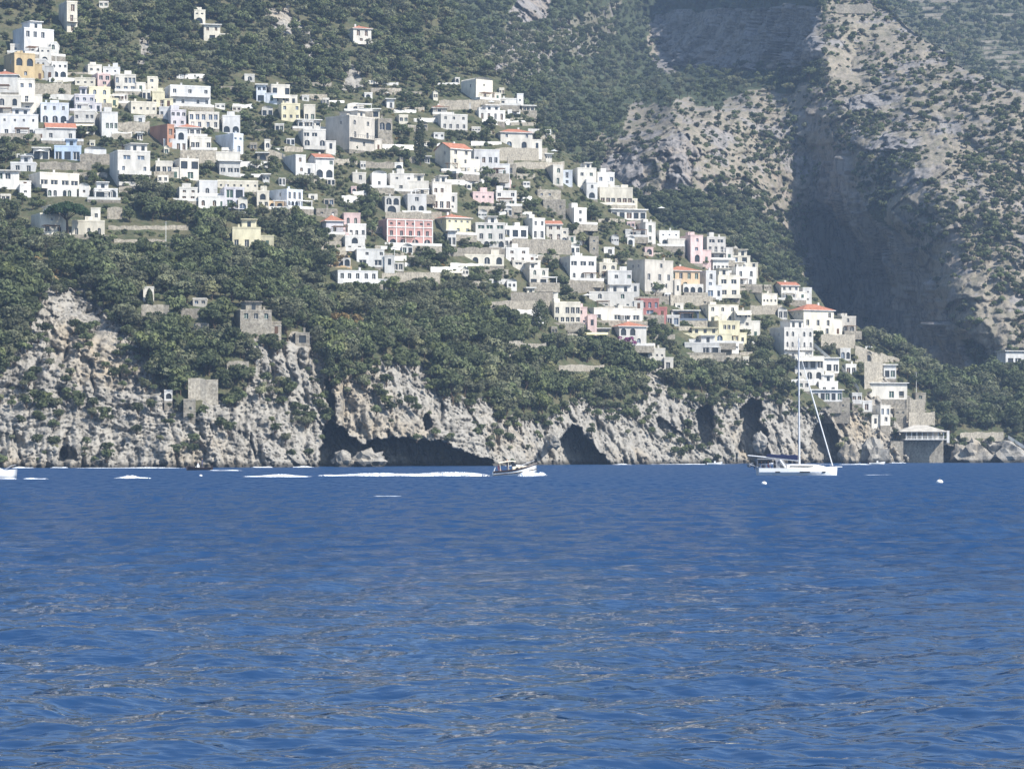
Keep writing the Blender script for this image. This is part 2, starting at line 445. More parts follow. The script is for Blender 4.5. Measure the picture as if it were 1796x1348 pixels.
def ground_mat(name, soil, scrub, rockc, dryc):
    def f(nt, b):
        at = N(nt, 'ShaderNodeAttribute', attribute_name='rock')
        ad = N(nt, 'ShaderNodeAttribute', attribute_name='dry')
        n1 = noise_node(nt, 0.18, 6, 'World', 0.65)
        n2 = noise_node(nt, 0.9, 5, 'World', 0.7)
        n3 = noise_node(nt, 0.035, 4, 'World', 0.6)
        n4 = noise_node(nt, 0.5, 5, 'World', 0.7, (1, 1, 0.16))
        s = mixc(nt, ramp(nt, n1.outputs[0], [(0.42, (0, 0, 0)), (0.60, (1, 1, 1))]), soil, scrub)
        s = mixc(nt, ad.outputs['Fac'], s, dryc)
        s = mixc(nt, 1.0, s, ramp(nt, n2.outputs[0], [(0.3, (0.65, 0.65, 0.65)), (0.7, (1.25, 1.25, 1.2))]), 'MULTIPLY')
        r = mixc(nt, ramp(nt, n3.outputs[0], [(0.50, (0, 0, 0)), (0.72, (1, 1, 1))]), rockc, (rockc[0] * 1.10, rockc[1] * 0.96, rockc[2] * 0.76))
        r = mixc(nt, ramp(nt, n4.outputs[0], [(0.36, (1, 1, 1)), (0.54, (0, 0, 0))]), r, tuple(x * 0.40 for x in rockc))
        r = mixc(nt, ramp(nt, n2.outputs[0], [(0.62, (0, 0, 0)), (0.75, (1, 1, 1))]), r, tuple(x * 0.5 for x in rockc))
        c = mixc(nt, at.outputs['Fac'], s, r)
        gp = N(nt, 'ShaderNodeNewGeometry'); sz = N(nt, 'ShaderNodeSeparateXYZ'); nt.links.new(gp.outputs['Position'], sz.inputs[0])
        wz = N(nt, 'ShaderNodeMath', operation='MULTIPLY_ADD'); wz.inputs[1].default_value = 2.2; nt.links.new(n1.outputs[0], wz.inputs[0]); nt.links.new(sz.outputs[2], wz.inputs[2])
        wm_ = N(nt, 'ShaderNodeMapRange'); wm_.inputs[1].default_value, wm_.inputs[2].default_value, wm_.inputs[3].default_value, wm_.inputs[4].default_value = 1.6, 2.6, 0.28, 1.0; nt.links.new(wz.outputs[0], wm_.inputs[0])
        c = mixc(nt, 1.0, c, wm_.outputs[0], 'MULTIPLY')     # wet, algae-dark tide band
        nt.links.new(c, b.inputs['Base Color'])
        bp = N(nt, 'ShaderNodeBump'); bp.inputs['Strength'].default_value = 0.8; bp.inputs['Distance'].default_value = 0.5
        nt.links.new(n2.outputs[0], bp.inputs['Height']); nt.links.new(bp.outputs[0], b.inputs['Normal'])
    return mat(name, soil, 0.95, 0.08, f)
M['coast'] = ground_mat('coast_ground', (0.115, 0.108, 0.066), (0.066, 0.078, 0.042), (0.335, 0.315, 0.278), (0.36, 0.26, 0.15))
M['mount'] = ground_mat('mountain_ground', (0.275, 0.242, 0.200), (0.19, 0.175, 0.135), (0.27, 0.255, 0.245), (0.07, 0.085, 0.05))

def axis(fine0, fine1, step, lo, hi, coarse):
    return np.concatenate([np.arange(lo, fine0, coarse), np.arange(fine0, fine1, step), np.arange(fine1, hi + 1, coarse)])

def build_coast():
    us = axis(-30, 1826, 2.0, -420, 2230, 14)
    vs_ = np.concatenate([np.arange(868, 832, -6), np.arange(832, -20, -2.0), np.arange(-20, -601, -24)])
    U, V = np.meshgrid(us, vs_)
    rid = ridgeA(us)[None, :] + np.interp(us, [900, 1000], [0, 1])[None, :] * fbm(us / 30, us * 0, us * 0, 3, 2)[None, :] * 8
    s = np.maximum(0, rid - V)
    Vc = np.maximum(V, rid)
    D = DA(U, Vc)
    rock, dry = masks_coast(U, Vc)
    cav = cave_depth(U, V)
    X, Y, Z = pix(U, Vc, D)
    rm = rock > 0.01
    disp = np.zeros(D.shape)
    dip = 0.22
    disp[rm] = rock_relief(X[rm], Y[rm] * 1.0, Z[rm], dip)
    disp[~rm] = fbm(X[~rm] * 0.09, Y[~rm] * 0.09, Z[~rm] * 0.09, 4, 5) * 1.6
    # soften the border between rock and soil
    disp = np.where(s > 0, 0, disp)
    D2 = D + disp + cav
    P = np.stack(pix(U, Vc, D2), -1)
    # far side of the crest drops into the ravine
    P[..., 1] += s * 0.45
    P[..., 0] += s * 0.45 * (U - CX) / F
    P[..., 2] -= s * 0.34
    me = grid_mesh('hillside', P, smooth=False)
    vattr(me, 'rock', rock); vattr(me, 'dry', dry)
    o = link('hillside', me, M['coast'])
    tag(o, 'green coastal hillside with grey limestone cliffs under the white village', None, None, 'structure')
    return o
build_coast()

# ------------------------------------------------------------------ the mountain behind the ravine: control points (column, row, distance)
MTN = [
 (780, 250, 1100), (780, 0, 1300), (780, -200, 1450), (850, 200, 1160), (850, 0, 1330), (850, -200, 1520), (950, 330, 1100), (950, 150, 1230), (950, 0, 1380), (950, -200, 1560),
 (1040, 400, 1100), (1040, 300, 1150), (1040, 150, 1330), (1040, 0, 1480), (1040, -200, 1660),
 (1090, 340, 1120), (1090, 260, 1160), (1090, 200, 1230), (1150, 330, 1115), (1150, 250, 1150), (1180, 175, 1215), (1230, 330, 1120), (1240, 250, 1160), (1250, 195, 1200), (1320, 175, 1230), (1330, 240, 1200),
 (1130, 130, 1540), (1140, 30, 1640), (1190, 125, 1515), (1200, 30, 1600), (1250, 120, 1475), (1250, 20, 1545), (1300, 115, 1430), (1300, 20, 1500), (1350, 110, 1370), (1350, 20, 1440), (1400, 100, 1292), (1400, 20, 1360), (1435, 90, 1235), (1435, 0, 1300),
 (1200, 165, 1300), (1300, 158, 1280), (1250, -100, 1620), (1430, -100, 1430), (1420, 160, 1215), (1150, -100, 1680),
 (1120, 430, 1085), (1250, 420, 1090), (1250, 500, 1050), (1330, 470, 1080), (1400, 500, 1080), (1330, 350, 1150), (1340, 300, 1175),
 (1480, 230, 1175), (1495, 280, 1155), (1512, 370, 1125), (1560, 398, 1105), (1610, 435, 1085), (1640, 505, 1065), (1660, 570, 1050), (1720, 640, 1030),
 (1455, 250, 1190), (1430, 280, 1205), (1390, 280, 1200), (1380, 380, 1180), (1430, 380, 1205), (1480, 380, 1205), (1400, 440, 1175), (1450, 450, 1215), (1500, 430, 1200), (1540, 430, 1165), (1440, 520, 1195),
 (1500, 520, 1215), (1480, 600, 1190), (1560, 500, 1165), (1610, 500, 1110), (1550, 600, 1160), (1600, 580, 1130), (1640, 600, 1085), (1690, 650, 1060), (1600, 680, 1110), (1500, 680, 1150), (1400, 600, 1180),
 (1350, 250, 1195), (1400, 210, 1205), (1440, 200, 1195),
 (1560, 330, 1115), (1560, 200, 1170), (1600, 300, 1105), (1600, 150, 1190), (1550, 60, 1265), (1500, 110, 1235), (1480, 20, 1300), (1530, -20, 1330),
 (1700, 560, 1030), (1700, 400, 1068), (1700, 250, 1122), (1700, 140, 1185), (1796, 640, 1015), (1796, 500, 1040), (1796, 330, 1085), (1796, 180, 1150),
 (2000, 640, 1020), (2000, 400, 1090), (2000, 200, 1180), (2240, 640, 1030), (2240, 300, 1150), (1700, 720, 1010), (1900, 720, 1005), (2240, 760, 1010), (1300, 640, 1080), (900, 450, 1050), (1000, 520, 1040),
 (780, -600, 1800), (1100, -600, 2000), (1400, -500, 1750), (1700, -100, 1400),
]
RIDGEM = [(700, -620), (1300, -560), (1400, -330), (1460, -150), (1520, -20), (1560, 14), (1592, 42), (1625, 70), (1660, 92), (1690, 118), (1730, 138), (1770, 148), (1796, 160), (1900, 215), (2300, 350)]
def mtn_table():
    u = np.array([p[0] for p in MTN], float) / 100; v = np.array([p[1] for p in MTN], float) / 100; d = np.array([p[2] for p in MTN], float)
    r = np.hypot(u[:, None] - u[None], v[:, None] - v[None])
    n = len(u)
    A = np.zeros((n + 3, n + 3)); A[:n, :n] = r
    A[:n, n] = 1; A[:n, n + 1] = u; A[:n, n + 2] = v; A[n:, :n] = A[:n, n:].T
    A[:n, :n] += np.eye(n) * 1e-4
    w = np.linalg.solve(A, np.concatenate([d, [0, 0, 0]]))
    uu = np.arange(760, 2261, 10.0) / 100; vv = np.arange(-620, 781, 10.0) / 100
    UU, VV = np.meshgrid(uu, vv, indexing='ij')
    T = w[n] + w[n + 1] * UU + w[n + 2] * VV
    for k in range(n): T += w[k] * np.hypot(UU - u[k], VV - v[k])
    return np.clip(T, 1000, 2400)
TB = mtn_table()
def DB(u, v):
    return sample(TB, 760.0, 10.0, -620.0, 10.0, u, v)
def ridgeB(u):
    return np.interp(u, [a for a, _ in RIDGEM], [b for _, b in RIDGEM])
# bare cliff, wood and scrub on the mountain
MROCK = [[(1160, 20), (1440, 10), (1450, 90), (1400, 128), (1150, 122)], [(1410, 420), (1440, 300), (1490, 262), (1515, 370), (1610, 430), (1660, 560), (1730, 650), (1700, 760), (1350, 720), (1420, 520)],
         [(1050, 285), (1110, 250), (1130, 300), (1140, 345), (1060, 340)], [(1150, 240), (1200, 230), (1225, 270), (1215, 340), (1165, 335)], [(850, 125), (880, 110), (880, 135), (855, 150)],
         [(905, 0), (955, 0), (960, 25), (935, 42), (900, 30)], [(1480, 170), (1540, 165), (1550, 190), (1500, 195)], [(1560, 235), (1620, 240), (1620, 265), (1570, 270)]]
MWOOD = [[(760, -620), (1450, -620), (1440, 20), (1160, 20), (1145, 116), (1280, 120), (1430, 108), (1450, 150), (1300, 172), (1130, 185), (1050, 260), (1060, 345), (1130, 345), (1240, 345), (1330, 362),
          (1400, 425), (1400, 480), (1480, 540), (1300, 760), (760, 760)], [(1530, 350), (1570, 400), (1640, 520), (1660, 575), (1760, 640), (1700, 700), (1640, 560), (1600, 440), (1520, 380)],
         [(1620, 660), (2260, 620), (2260, 800), (1600, 800)]]
MDIRT = [[(840, 60), (1000, 40), (1080, 0), (1090, 50), (1040, 90), (960, 100), (980, 130), (870, 150)]]
def masks_mtn(u, v):
    nz = fbm(u / 30, v / 30, u * 0, 3, 17) * 26
    n2 = fbm(u / 30, v / 30, u * 0 + 5, 3, 19) * 22
    rock = np.zeros(u.shape); wood = np.zeros(u.shape); dirt = np.zeros(u.shape)
    for p in MROCK: rock = np.maximum(rock, inpoly(u + nz * .6, v + n2 * .6, p))
    for p in MWOOD: wood = np.maximum(wood, inpoly(u + nz, v + n2, p))
    for p in MDIRT: dirt = np.maximum(dirt, inpoly(u + nz, v + n2, p))
    return rock, wood * (1 - rock) * (1 - dirt * .6)

def build_mountain():
    us = axis(830, 1826, 2.2, 762, 2250, 16)
    vs_ = np.concatenate([np.arange(776, 700, -8), np.arange(700, -20, -2.2), np.arange(-20, -612, -24)])
    U, V = np.meshgrid(us, vs_)
    rid = ridgeB(us)[None, :] + fbm(us / 25, us * 0, us * 0, 3, 8)[None, :] * 6
    s = np.maximum(0, rid - V); Vc = np.maximum(V, rid)
    D = DB(U, Vc)
    rock, wood = masks_mtn(U, Vc)
    X, Y, Z = pix(U, Vc, D)
    rm = rock > 0.01
    disp = fbm(X * 0.03, Y * 0.015, Z * 0.03, 5, 15, True) * 7 + fbm(X * 0.16, Y * 0.1, Z * 0.16, 4, 25) * 2.2
    fc = facets(X[rm] * 0.10, Y[rm] * 0.05, Z[rm] * 0.03, 71) * 9 + facets(X[rm] * 0.2, Y[rm] * 0.14, Z[rm] * 0.05, 73) * 5 + facets(X[rm] * 0.3, Y[rm] * 0.1, Z[rm] * 0.16, 81) * 3.0 + fbm(X[rm] * 0.5, Y[rm] * 0.1, Z[rm] * 0.1, 3, 91) * 1.6
    shade = rm & (((U > 1130) & (Vc < 170)) | (U > 1370))
    fs_ = np.zeros(D.shape)
    fs_[rm] = facets(X[rm] * .05, Y[rm] * 0.07, Z[rm] * 0.035, 171) * 7 + facets(X[rm] * .1, Y[rm] * 0.17, Z[rm] * 0.06, 173) * 3.5 + fbm(X[rm] * .2, Y[rm] * 0.3, Z[rm] * 0.07, 4, 175, True) * 2.2
    disp[rm & ~shade] += fc[~shade[rm]]
    low = (rock < 0.01)
    disp[low] += facets(X[low] * 0.22, Y[low] * 0.1, Z[low] * 0.3, 95) * 1.8 + facets(X[low] * 0.07, Y[low] * 0.03, Z[low] * 0.09, 97) * 5
    disp = np.where(s > 0, 0, disp)
    P = np.stack(pix(U, Vc, D + disp), -1)
    P[..., 0] -= np.where(shade, fs_ * .95, 0); P[..., 1] -= np.where(shade, fs_ * .3, 0)
    P[..., 1] += s * 0.6; P[..., 0] += s * 0.6 * (U - CX) / F; P[..., 2] -= s * 0.35
    n5 = fbm(X * 0.12, Y * 0.12, Z * 0.12, 4, 105)
    rk = np.maximum(rock, np.where((n5 > 0.16) & (wood < 0.5), 0.85, 0))
    me = grid_mesh('mountain', P, smooth=False)
    vattr(me, 'rock', rk); vattr(me, 'dry', wood)
    o = link('mountain', me, M['mount'])
    tag(o, 'steep mountain with a shaded cliff and a bare scrub-dotted slope behind the village', None, None, 'structure')
build_mountain()

def DC(u, v):
    return 1560 + (150 - np.asarray(v, float)) * 1.55 + (np.asarray(u, float) - 1700) * 0.1
def build_far():
    us = np.concatenate([np.arange(1380, 1500, 15), np.arange(1500, 1826, 5), np.arange(1826, 2500, 24)]); vs_ = np.concatenate([np.arange(260, 200, -20), np.arange(200, -20, -5), np.arange(-20, -620, -30)])
    U, V = np.meshgrid(us.astype(float), vs_.astype(float))
    D = DC(U, V)
    X, Y, Z = pix(U, V, D)
    D = D + fbm(X * 0.03, Y * 0.02, Z * 0.03, 4, 44) * 14
    P = np.stack(pix(U, V, D), -1)
    me = grid_mesh('far_slope', P, smooth=False)
    vattr(me, 'rock', np.zeros(U.shape)); vattr(me, 'dry', np.full(U.shape, 0.75))
    tag(link('far_slope', me, M['mount']), 'hazy terraced slope far behind the mountain crest', None, None, 'structure')
build_far()

# ------------------------------------------------------------------ sea
def water_mat():
    def f(nt, b):
        ps = N(nt, 'ShaderNodeNewGeometry'); sx = N(nt, 'ShaderNodeSeparateXYZ'); nt.links.new(ps.outputs['Position'], sx.inputs[0])
        mr = N(nt, 'ShaderNodeMapRange'); mr.inputs[1].default_value, mr.inputs[2].default_value, mr.inputs[3].default_value, mr.inputs[4].default_value = 60, 320, 0.035, 0.30
        nt.links.new(sx.outputs[1], mr.inputs[0]); nt.links.new(mr.outputs[0], b.inputs['Roughness'])
        # reflection fades with distance into flat blue, painted in for unresolved steep chop faces
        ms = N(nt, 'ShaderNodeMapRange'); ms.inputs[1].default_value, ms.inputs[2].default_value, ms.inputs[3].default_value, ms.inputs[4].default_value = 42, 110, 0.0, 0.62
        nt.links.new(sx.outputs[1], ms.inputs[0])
        dk = noise_node(nt, 0.75, 3, 'World', 0.6, (1, 0.26, 1))  # streaky noise paints the bluer, darker dashes of wave faces into the mix
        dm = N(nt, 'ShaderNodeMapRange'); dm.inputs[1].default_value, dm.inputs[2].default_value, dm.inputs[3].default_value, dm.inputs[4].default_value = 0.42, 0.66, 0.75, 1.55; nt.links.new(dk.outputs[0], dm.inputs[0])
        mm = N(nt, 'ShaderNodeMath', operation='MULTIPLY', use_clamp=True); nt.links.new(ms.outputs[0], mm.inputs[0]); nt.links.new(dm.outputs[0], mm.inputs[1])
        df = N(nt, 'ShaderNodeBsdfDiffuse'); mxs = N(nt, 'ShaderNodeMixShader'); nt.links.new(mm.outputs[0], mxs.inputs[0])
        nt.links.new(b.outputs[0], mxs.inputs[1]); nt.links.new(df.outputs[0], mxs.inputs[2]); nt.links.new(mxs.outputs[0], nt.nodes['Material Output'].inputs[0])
        b.inputs['IOR'].default_value = 1.333
        n0 = noise_node(nt, 0.012, 3, 'World', 0.5, (1, 0.35, 1))
        c = ramp(nt, n0.outputs[0], [(0.35, (0.013, 0.042, 0.108)), (0.65, (0.020, 0.054, 0.130))])
        nt.links.new(c, b.inputs['Base Color'])
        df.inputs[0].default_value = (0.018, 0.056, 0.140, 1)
        n1 = noise_node(nt, 1.5, 3, 'World', 0.55, (0.5, 1, 1))
        n2 = noise_node(nt, 0.55, 4, 'World', 0.6, (0.5, 1, 1))
        add = N(nt, 'ShaderNodeMath', operation='MULTIPLY_ADD'); add.inputs[1].default_value = 2.6
        nt.links.new(n2.outputs[0], add.inputs[0]); nt.links.new(n1.outputs[0], add.inputs[2])
        bp = N(nt, 'ShaderNodeBump'); bp.inputs['Strength'].default_value = 1.0; bp.inputs['Distance'].default_value = 0.07
        nt.links.new(add.outputs[0], bp.inputs['Height']); nt.links.new(bp.outputs[0], b.inputs['Normal'])
    return mat('sea_water', (0.008, 0.05, 0.2), 0.06, 0.5, f)
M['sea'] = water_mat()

WR = np.random.default_rng(3)
WAVES = []
for k in range(70):
    lam = 0.36 * (9 / 0.36) ** (k / 69.0)
    th = WR.normal(0.2, 0.62)
    WAVES.append((2 * math.pi / lam, math.sin(th), -math.cos(th), lam, 0.060 * (lam / 0.45) ** -0.36 * lam / 6.28 * WR.uniform(0.6, 1.4) * (1.5 if 2.0 < lam < 5.5 else 1.0), WR.uniform(0, 6.28)))
def sea_height(x, y, cell):
    z = np.zeros(x.shape); g = 0.65 + 0.6 * fbm(x * 0.03, y * 0.012, x * 0, 3, 77)
    for kk, cx, cy_, lam, amp, ph in WAVES:
        fade = np.clip((lam / cell - 1.3) / 1.5, 0, 1) if lam < 1.6 else np.clip((lam / cell - 0.4) / 0.5, 0, 1)
        if fade.max() <= 0: continue
        t = kk * (x * cx + y * cy_) + ph
        z += fade * amp * (np.sin(t) + 0.28 * np.cos(2 * t))
    return z * np.clip(g, 0.25, 1.4)

def build_sea():
    fine = np.arange(-60, 1860, 2.9)
    ang = np.arctan((fine - CX) / F)
    a = np.concatenate([np.linspace(-math.pi, ang[0] - 0.03, 60), np.linspace(ang[0] - 0.025, ang[0] - 0.002, 8), ang, np.linspace(ang[-1] + 0.002, ang[-1] + 0.025, 8), np.linspace(ang[-1] + 0.03, math.pi, 60)])
    rows = np.concatenate([np.arange(1380, 812, -0.9), np.arange(812, 798, -1.0)])
    d = np.concatenate([[0.5, 4, 12, 22, 28, 31], CAMZ * F / (rows - HY), [2550]])
    A_, R_ = np.meshgrid(a, d)
    X, Y = R_ * np.sin(A_), R_ * np.cos(A_)
    cell = np.gradient(d)[:, None] * np.ones((1, len(a)))
    da = np.gradient(a)[None, :] * R_
    cell = np.maximum(cell * 0.8, da * 1.0)
    Z = sea_height(X, Y, cell)
    Z = np.where(np.abs(A_) > 0.25, 0, Z)
    me = grid_mesh('sea', np.stack([X, Y, Z], -1))
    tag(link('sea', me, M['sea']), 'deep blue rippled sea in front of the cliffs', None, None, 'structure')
build_sea()
# ------------------------------------------------------------------ houses
def pane_mesh(name, pm, frame=True):
    """unit window: x -0.5..0.5, z 0..1, front at y=0"""
    b = MB()
    b.box(-0.5, 0.5, 0.03, 0.10, 0, 1, 0)
    if frame:
        for x0, x1 in ((-0.5, -0.42), (-0.04, 0.04), (0.42, 0.5)): b.box(x0, x1, -0.01, 0.05, 0.0, 1.0, 1)
        for z0, z1 in ((0, 0.05), (0.95, 1.0)): b.box(-0.42, 0.42, -0.005, 0.045, z0, z1, 1)
    return b.mesh(name, [pm, M['frame']])
PANES = [pane_mesh('glazing', M['glass']), pane_mesh('green_shutters', M['shut_green']), pane_mesh('brown_shutters', M['shut_brown']), pane_mesh('blue_shutters', M['shut_blue'])]
DARKPANE = pane_mesh('dark_opening', M['glass'], False)
TYPES = {'w': (0.95, 1.35, 0.95, 0), 't': (1.05, 2.15, 0.12, 0), 'a': (1.7, 2.35, 0.1, 1), 's': (0.7, 0.75, 1.25, 0), 'c': (1.9, 2.3, 0.1, 0), 'o': (2.5, 2.6, 0.1, 1),
         'b': (2.1, 1.35, 0.95, 0), 'd': (1.1, 2.1, 0.0, 0), 'h': (1.0, 1.7, 0.75, 1)}

def facade(mb, W, z0, z1, holes, m=0, reveal=0.28):
    """front wall in the plane y=0 with real openings; holes: (x0,x1,za,zb,arch)"""
    xs = sorted({-W / 2, W / 2} | {h[0] for h in holes} | {h[1] for h in holes})
    zs = sorted({z0, z1} | {h[2] for h in holes} | {h[3] for h in holes})
    for i in range(len(xs) - 1):
        for j in range(len(zs) - 1):
            xm, zm = (xs[i] + xs[i + 1]) / 2, (zs[j] + zs[j + 1]) / 2
            if any(h[0] < xm < h[1] and h[2] < zm < h[3] for h in holes): continue
            mb.quad((xs[i], 0, zs[j]), (xs[i + 1], 0, zs[j]), (xs[i + 1], 0, zs[j + 1]), (xs[i], 0, zs[j + 1]), m=m)
    for x0, x1, za, zb, arch in holes:
        r = reveal
        mb.quad((x0, 0, za), (x0, r, za), (x0, r, zb), (x0, 0, zb), m=m)
        mb.quad((x1, 0, zb), (x1, r, zb), (x1, r, za), (x1, 0, za), m=m)
        mb.quad((x0, 0, zb), (x0, r, zb), (x1, r, zb), (x1, 0, zb), m=m)
        mb.quad((x1, 0, za), (x1, r, za), (x0, r, za), (x0, 0, za), m=m)
        if arch:
            c, hw = (x0 + x1) / 2, (x1 - x0) / 2
            hh = min(hw, (zb - za) * 0.6)
            for sgn in (-1, 1):
                arc = [(c + sgn * hw * math.cos(t), 0.0, zb - hh + hh * math.sin(t)) for t in np.linspace(0, math.pi / 2, 6)]
                poly = [(c + sgn * hw, 0.0, zb)] + arc
                if sgn > 0: poly = poly[::-1]
                mb.quad(*poly, m=m)

HOUSES = []     # (rect in photo pixels, base row, label) for planting and for naming trees
def house(x0, x1, yt, yb, s, col, roof, spec, label, name='house', cat='house', D=None, depth=None, group=None):
    rnd = random.Random(int(x0 * 7 + yt * 13))
    D = D or float(DA((x0 + x1) / 2, yb))
    k = D / F
    if 0 <= s < 8 and x1 - x0 > 20: s = s + rnd.uniform(1, max(2, .2 * (x1 - x0)))
    if s == 0: s = 3
    ang = math.asin(max(-0.75, min(0.75, s * k / (depth or rnd.uniform(8.0, 10.0)))))
    dep = abs(s * k / math.sin(ang))
    xa, xb = (x0 + s, x1) if s > 0 else (x0, x1 + s)
    W = max(1.6, (xb - xa) * k / math.cos(ang))
    H = (yb - yt) * k
    cxp = (xa + xb) / 2
    loc = pix(cxp, yb, D)
    root = empty(name, loc, ang)
    tag(root, label, cat, group)
    HOUSES.append((x0, x1, yt, yb, label, D))
    wm = M[rnd.choice(['W', 'W', 'W3', 'W2', 'W4', 'W3'])] if col == 'W' else M[col]
    # --- floors and openings
    floors = spec.split('/')
    nf = len(floors)
    rim = 0.35 if roof == 'f' else 0.0
    Hw = H - rim if roof in 'fs' else H
    if roof in 'tg': Hw = H * (0.80 if nf > 1 else 0.70)
    if roof == 'd': Hw = H * 0.72
    fh = Hw / nf
    holes, things = [], []
    for i, fl in enumerate(floors):
        zb0 = Hw - (i + 1) * fh
        n = int(''.join(ch for ch in fl if ch.isdigit()) or 0)
        ty = next((ch for ch in fl if ch in TYPES), 'w')
        w, h, sill, arch = TYPES[ty]
        sc = min(1.0, fh / 3.0); h *= sc; sill *= sc
        if sill + h > fh - 0.15: h = max(0.5, fh - 0.15 - sill)
        if n:
            pitch = W / n
            vary = rnd.uniform(.8, 1.2)
            w = min(w * vary, pitch * 0.72); h = min(h * rnd.uniform(.85, 1.1), fh - .15 - sill)
            for q in range(n):
                if n > 2 and rnd.random() < .12: continue
                c = -W / 2 + (q + 0.5) * pitch + rnd.uniform(-0.08, 0.08) * pitch
                holes.append((c - w / 2, c + w / 2, zb0 + sill + 0.02, zb0 + sill + 0.02 + h, arch))
                things.append((c, zb0 + sill + 0.02, w, h, ty))
        if 'B' in fl: things.append(('B', zb0))
        if 'V' in fl: things.append(('V', zb0))
        if 'X' in fl: things.append(('X', zb0))
    mb = MB()
    facade(mb, W, -0.35, Hw, holes)
    sub = -4.0
    mb.quad((-W / 2, 0, sub), (W / 2, 0, sub), (W / 2, 0, -0.35), (-W / 2, 0, -0.35), m=1)
    for sx in (-1, 1):
        p = [(sx * W / 2, 0, -0.35), (sx * W / 2, dep, -0.35), (sx * W / 2, dep, Hw), (sx * W / 2, 0, Hw)]
        q = [(sx * W / 2, 0, sub), (sx * W / 2, dep, sub), (sx * W / 2, dep, -0.35), (sx * W / 2, 0, -0.35)]
        if sx < 0: p.reverse(); q.reverse()
        mb.quad(*p); mb.quad(*q, m=1)
    mb.quad((W / 2, dep, sub), (-W / 2, dep, sub), (-W / 2, dep, Hw), (W / 2, dep, Hw))
    if roof == 'g':
        gh = H - Hw
        for xx, rev in ((-W / 2, True), (W / 2, False)):
            p = [(xx, 0, Hw), (xx, dep, Hw), (xx, dep / 2, Hw + gh)]
            mb.quad(*(p[::-1] if rev else p))
    mb.build('wall', [wm, M['G']], root)
    # --- end windows on the visible side
    rb = MB()
    if roof == 'f':
        t = 0.28
        for a in ((-W / 2 - .06, W / 2 + .06, -.06, t), (-W / 2 - .06, W / 2 + .06, dep - t, dep + .06), (-W / 2 - .06, -W / 2 + t, t, dep - t), (W / 2 - t, W / 2 + .06, t, dep - t)):
            rb.box(a[0], a[1], a[2], a[3], Hw - 0.1, Hw + rim)
        rb.box(-W / 2 + t, W / 2 - t, t, dep - t, Hw - 0.02, Hw + 0.06, 1)
        rb.build('roof', [wm, M['roof_flat']], root)
    elif roof == 's':
        rb.box(-W / 2 - .5, W / 2 + .5, -.7, dep + .2, Hw + .002, Hw + 0.28)
        rb.build('roof', [M['W'], M['W']], root)
    elif roof == 'n':
        rb.box(-W / 2 + .003, W / 2 - .003, .003, dep - .003, Hw - 0.1, Hw + 0.03); rb.build('roof', [M['roof_flat']], root)
    elif roof == 't':
        e, gh = 0.5, H - Hw
        lo = [(-W / 2 - e, -e, Hw - .02), (W / 2 + e, -e, Hw - .02), (W / 2 + e, dep + e, Hw - .02), (-W / 2 - e, dep + e, Hw - .02)]
        rl = max(0.3, W / 2 - dep * 0.42)
        rd = [(-rl, dep / 2, Hw + gh), (rl, dep / 2, Hw + gh)]
        rb.quad(lo[0], lo[1], rd[1], rd[0]); rb.quad(lo[1], lo[2], rd[1]); rb.quad(lo[2], lo[3], rd[0], rd[1]); rb.quad(lo[3], lo[0], rd[0])
        rb.box(-W / 2 - e, W / 2 + e, -e, dep + e, Hw - .22, Hw - .03, 1)
        rb.tube([rd[0], rd[1]], 0.14, 5)
        rb.build('roof', [M['tile'], M['W']], root)
    elif roof == 'g':
        e, gh = 0.45, H - Hw
        for y0, y1 in ((-e, dep / 2), (dep / 2, dep + e)):
            za, zb_ = (Hw - gh * e / (dep / 2), Hw + gh) if y0 < 0 else (Hw + gh, Hw - gh * e / (dep / 2))
            for dz, rev in ((0.16, False), (0.0, True)):
                p = [(-W / 2 - .3, y0, za + dz), (W / 2 + .3, y0, za + dz), (W / 2 + .3, y1, zb_ + dz), (-W / 2 - .3, y1, zb_ + dz)]
                rb.quad(*(p[::-1] if rev else p), m=0)
        z_ = Hw - gh * e / (dep / 2)
        rb.box(-W / 2 - .3, W / 2 + .3, -e - .03, -e + .003, z_ - .02, z_ + .17, 1)
        rb.build('roof', [M['tile'], M['W']], root)
    elif roof in 'dv':
        gh = H - Hw if roof == 'd' else 0.9
        ns = 9
        secs = []
        for i in range(ns):
            y = dep * i / (ns - 1)
            prof = math.sin(math.pi * i / (ns - 1)) ** 0.5 if roof == 'd' else 1.0
            secs.append([(-W / 2 * math.cos(math.pi * j / 10), y, Hw - .02 + gh * prof * math.sin(math.pi * j / 10)) for j in range(11)])
        rb.loft(secs)
        rb.build('roof', [wm], root, True)
    # --- windows, balconies, awnings
    pm = rnd.choice([0, 0, 1, 2, 3, 0])
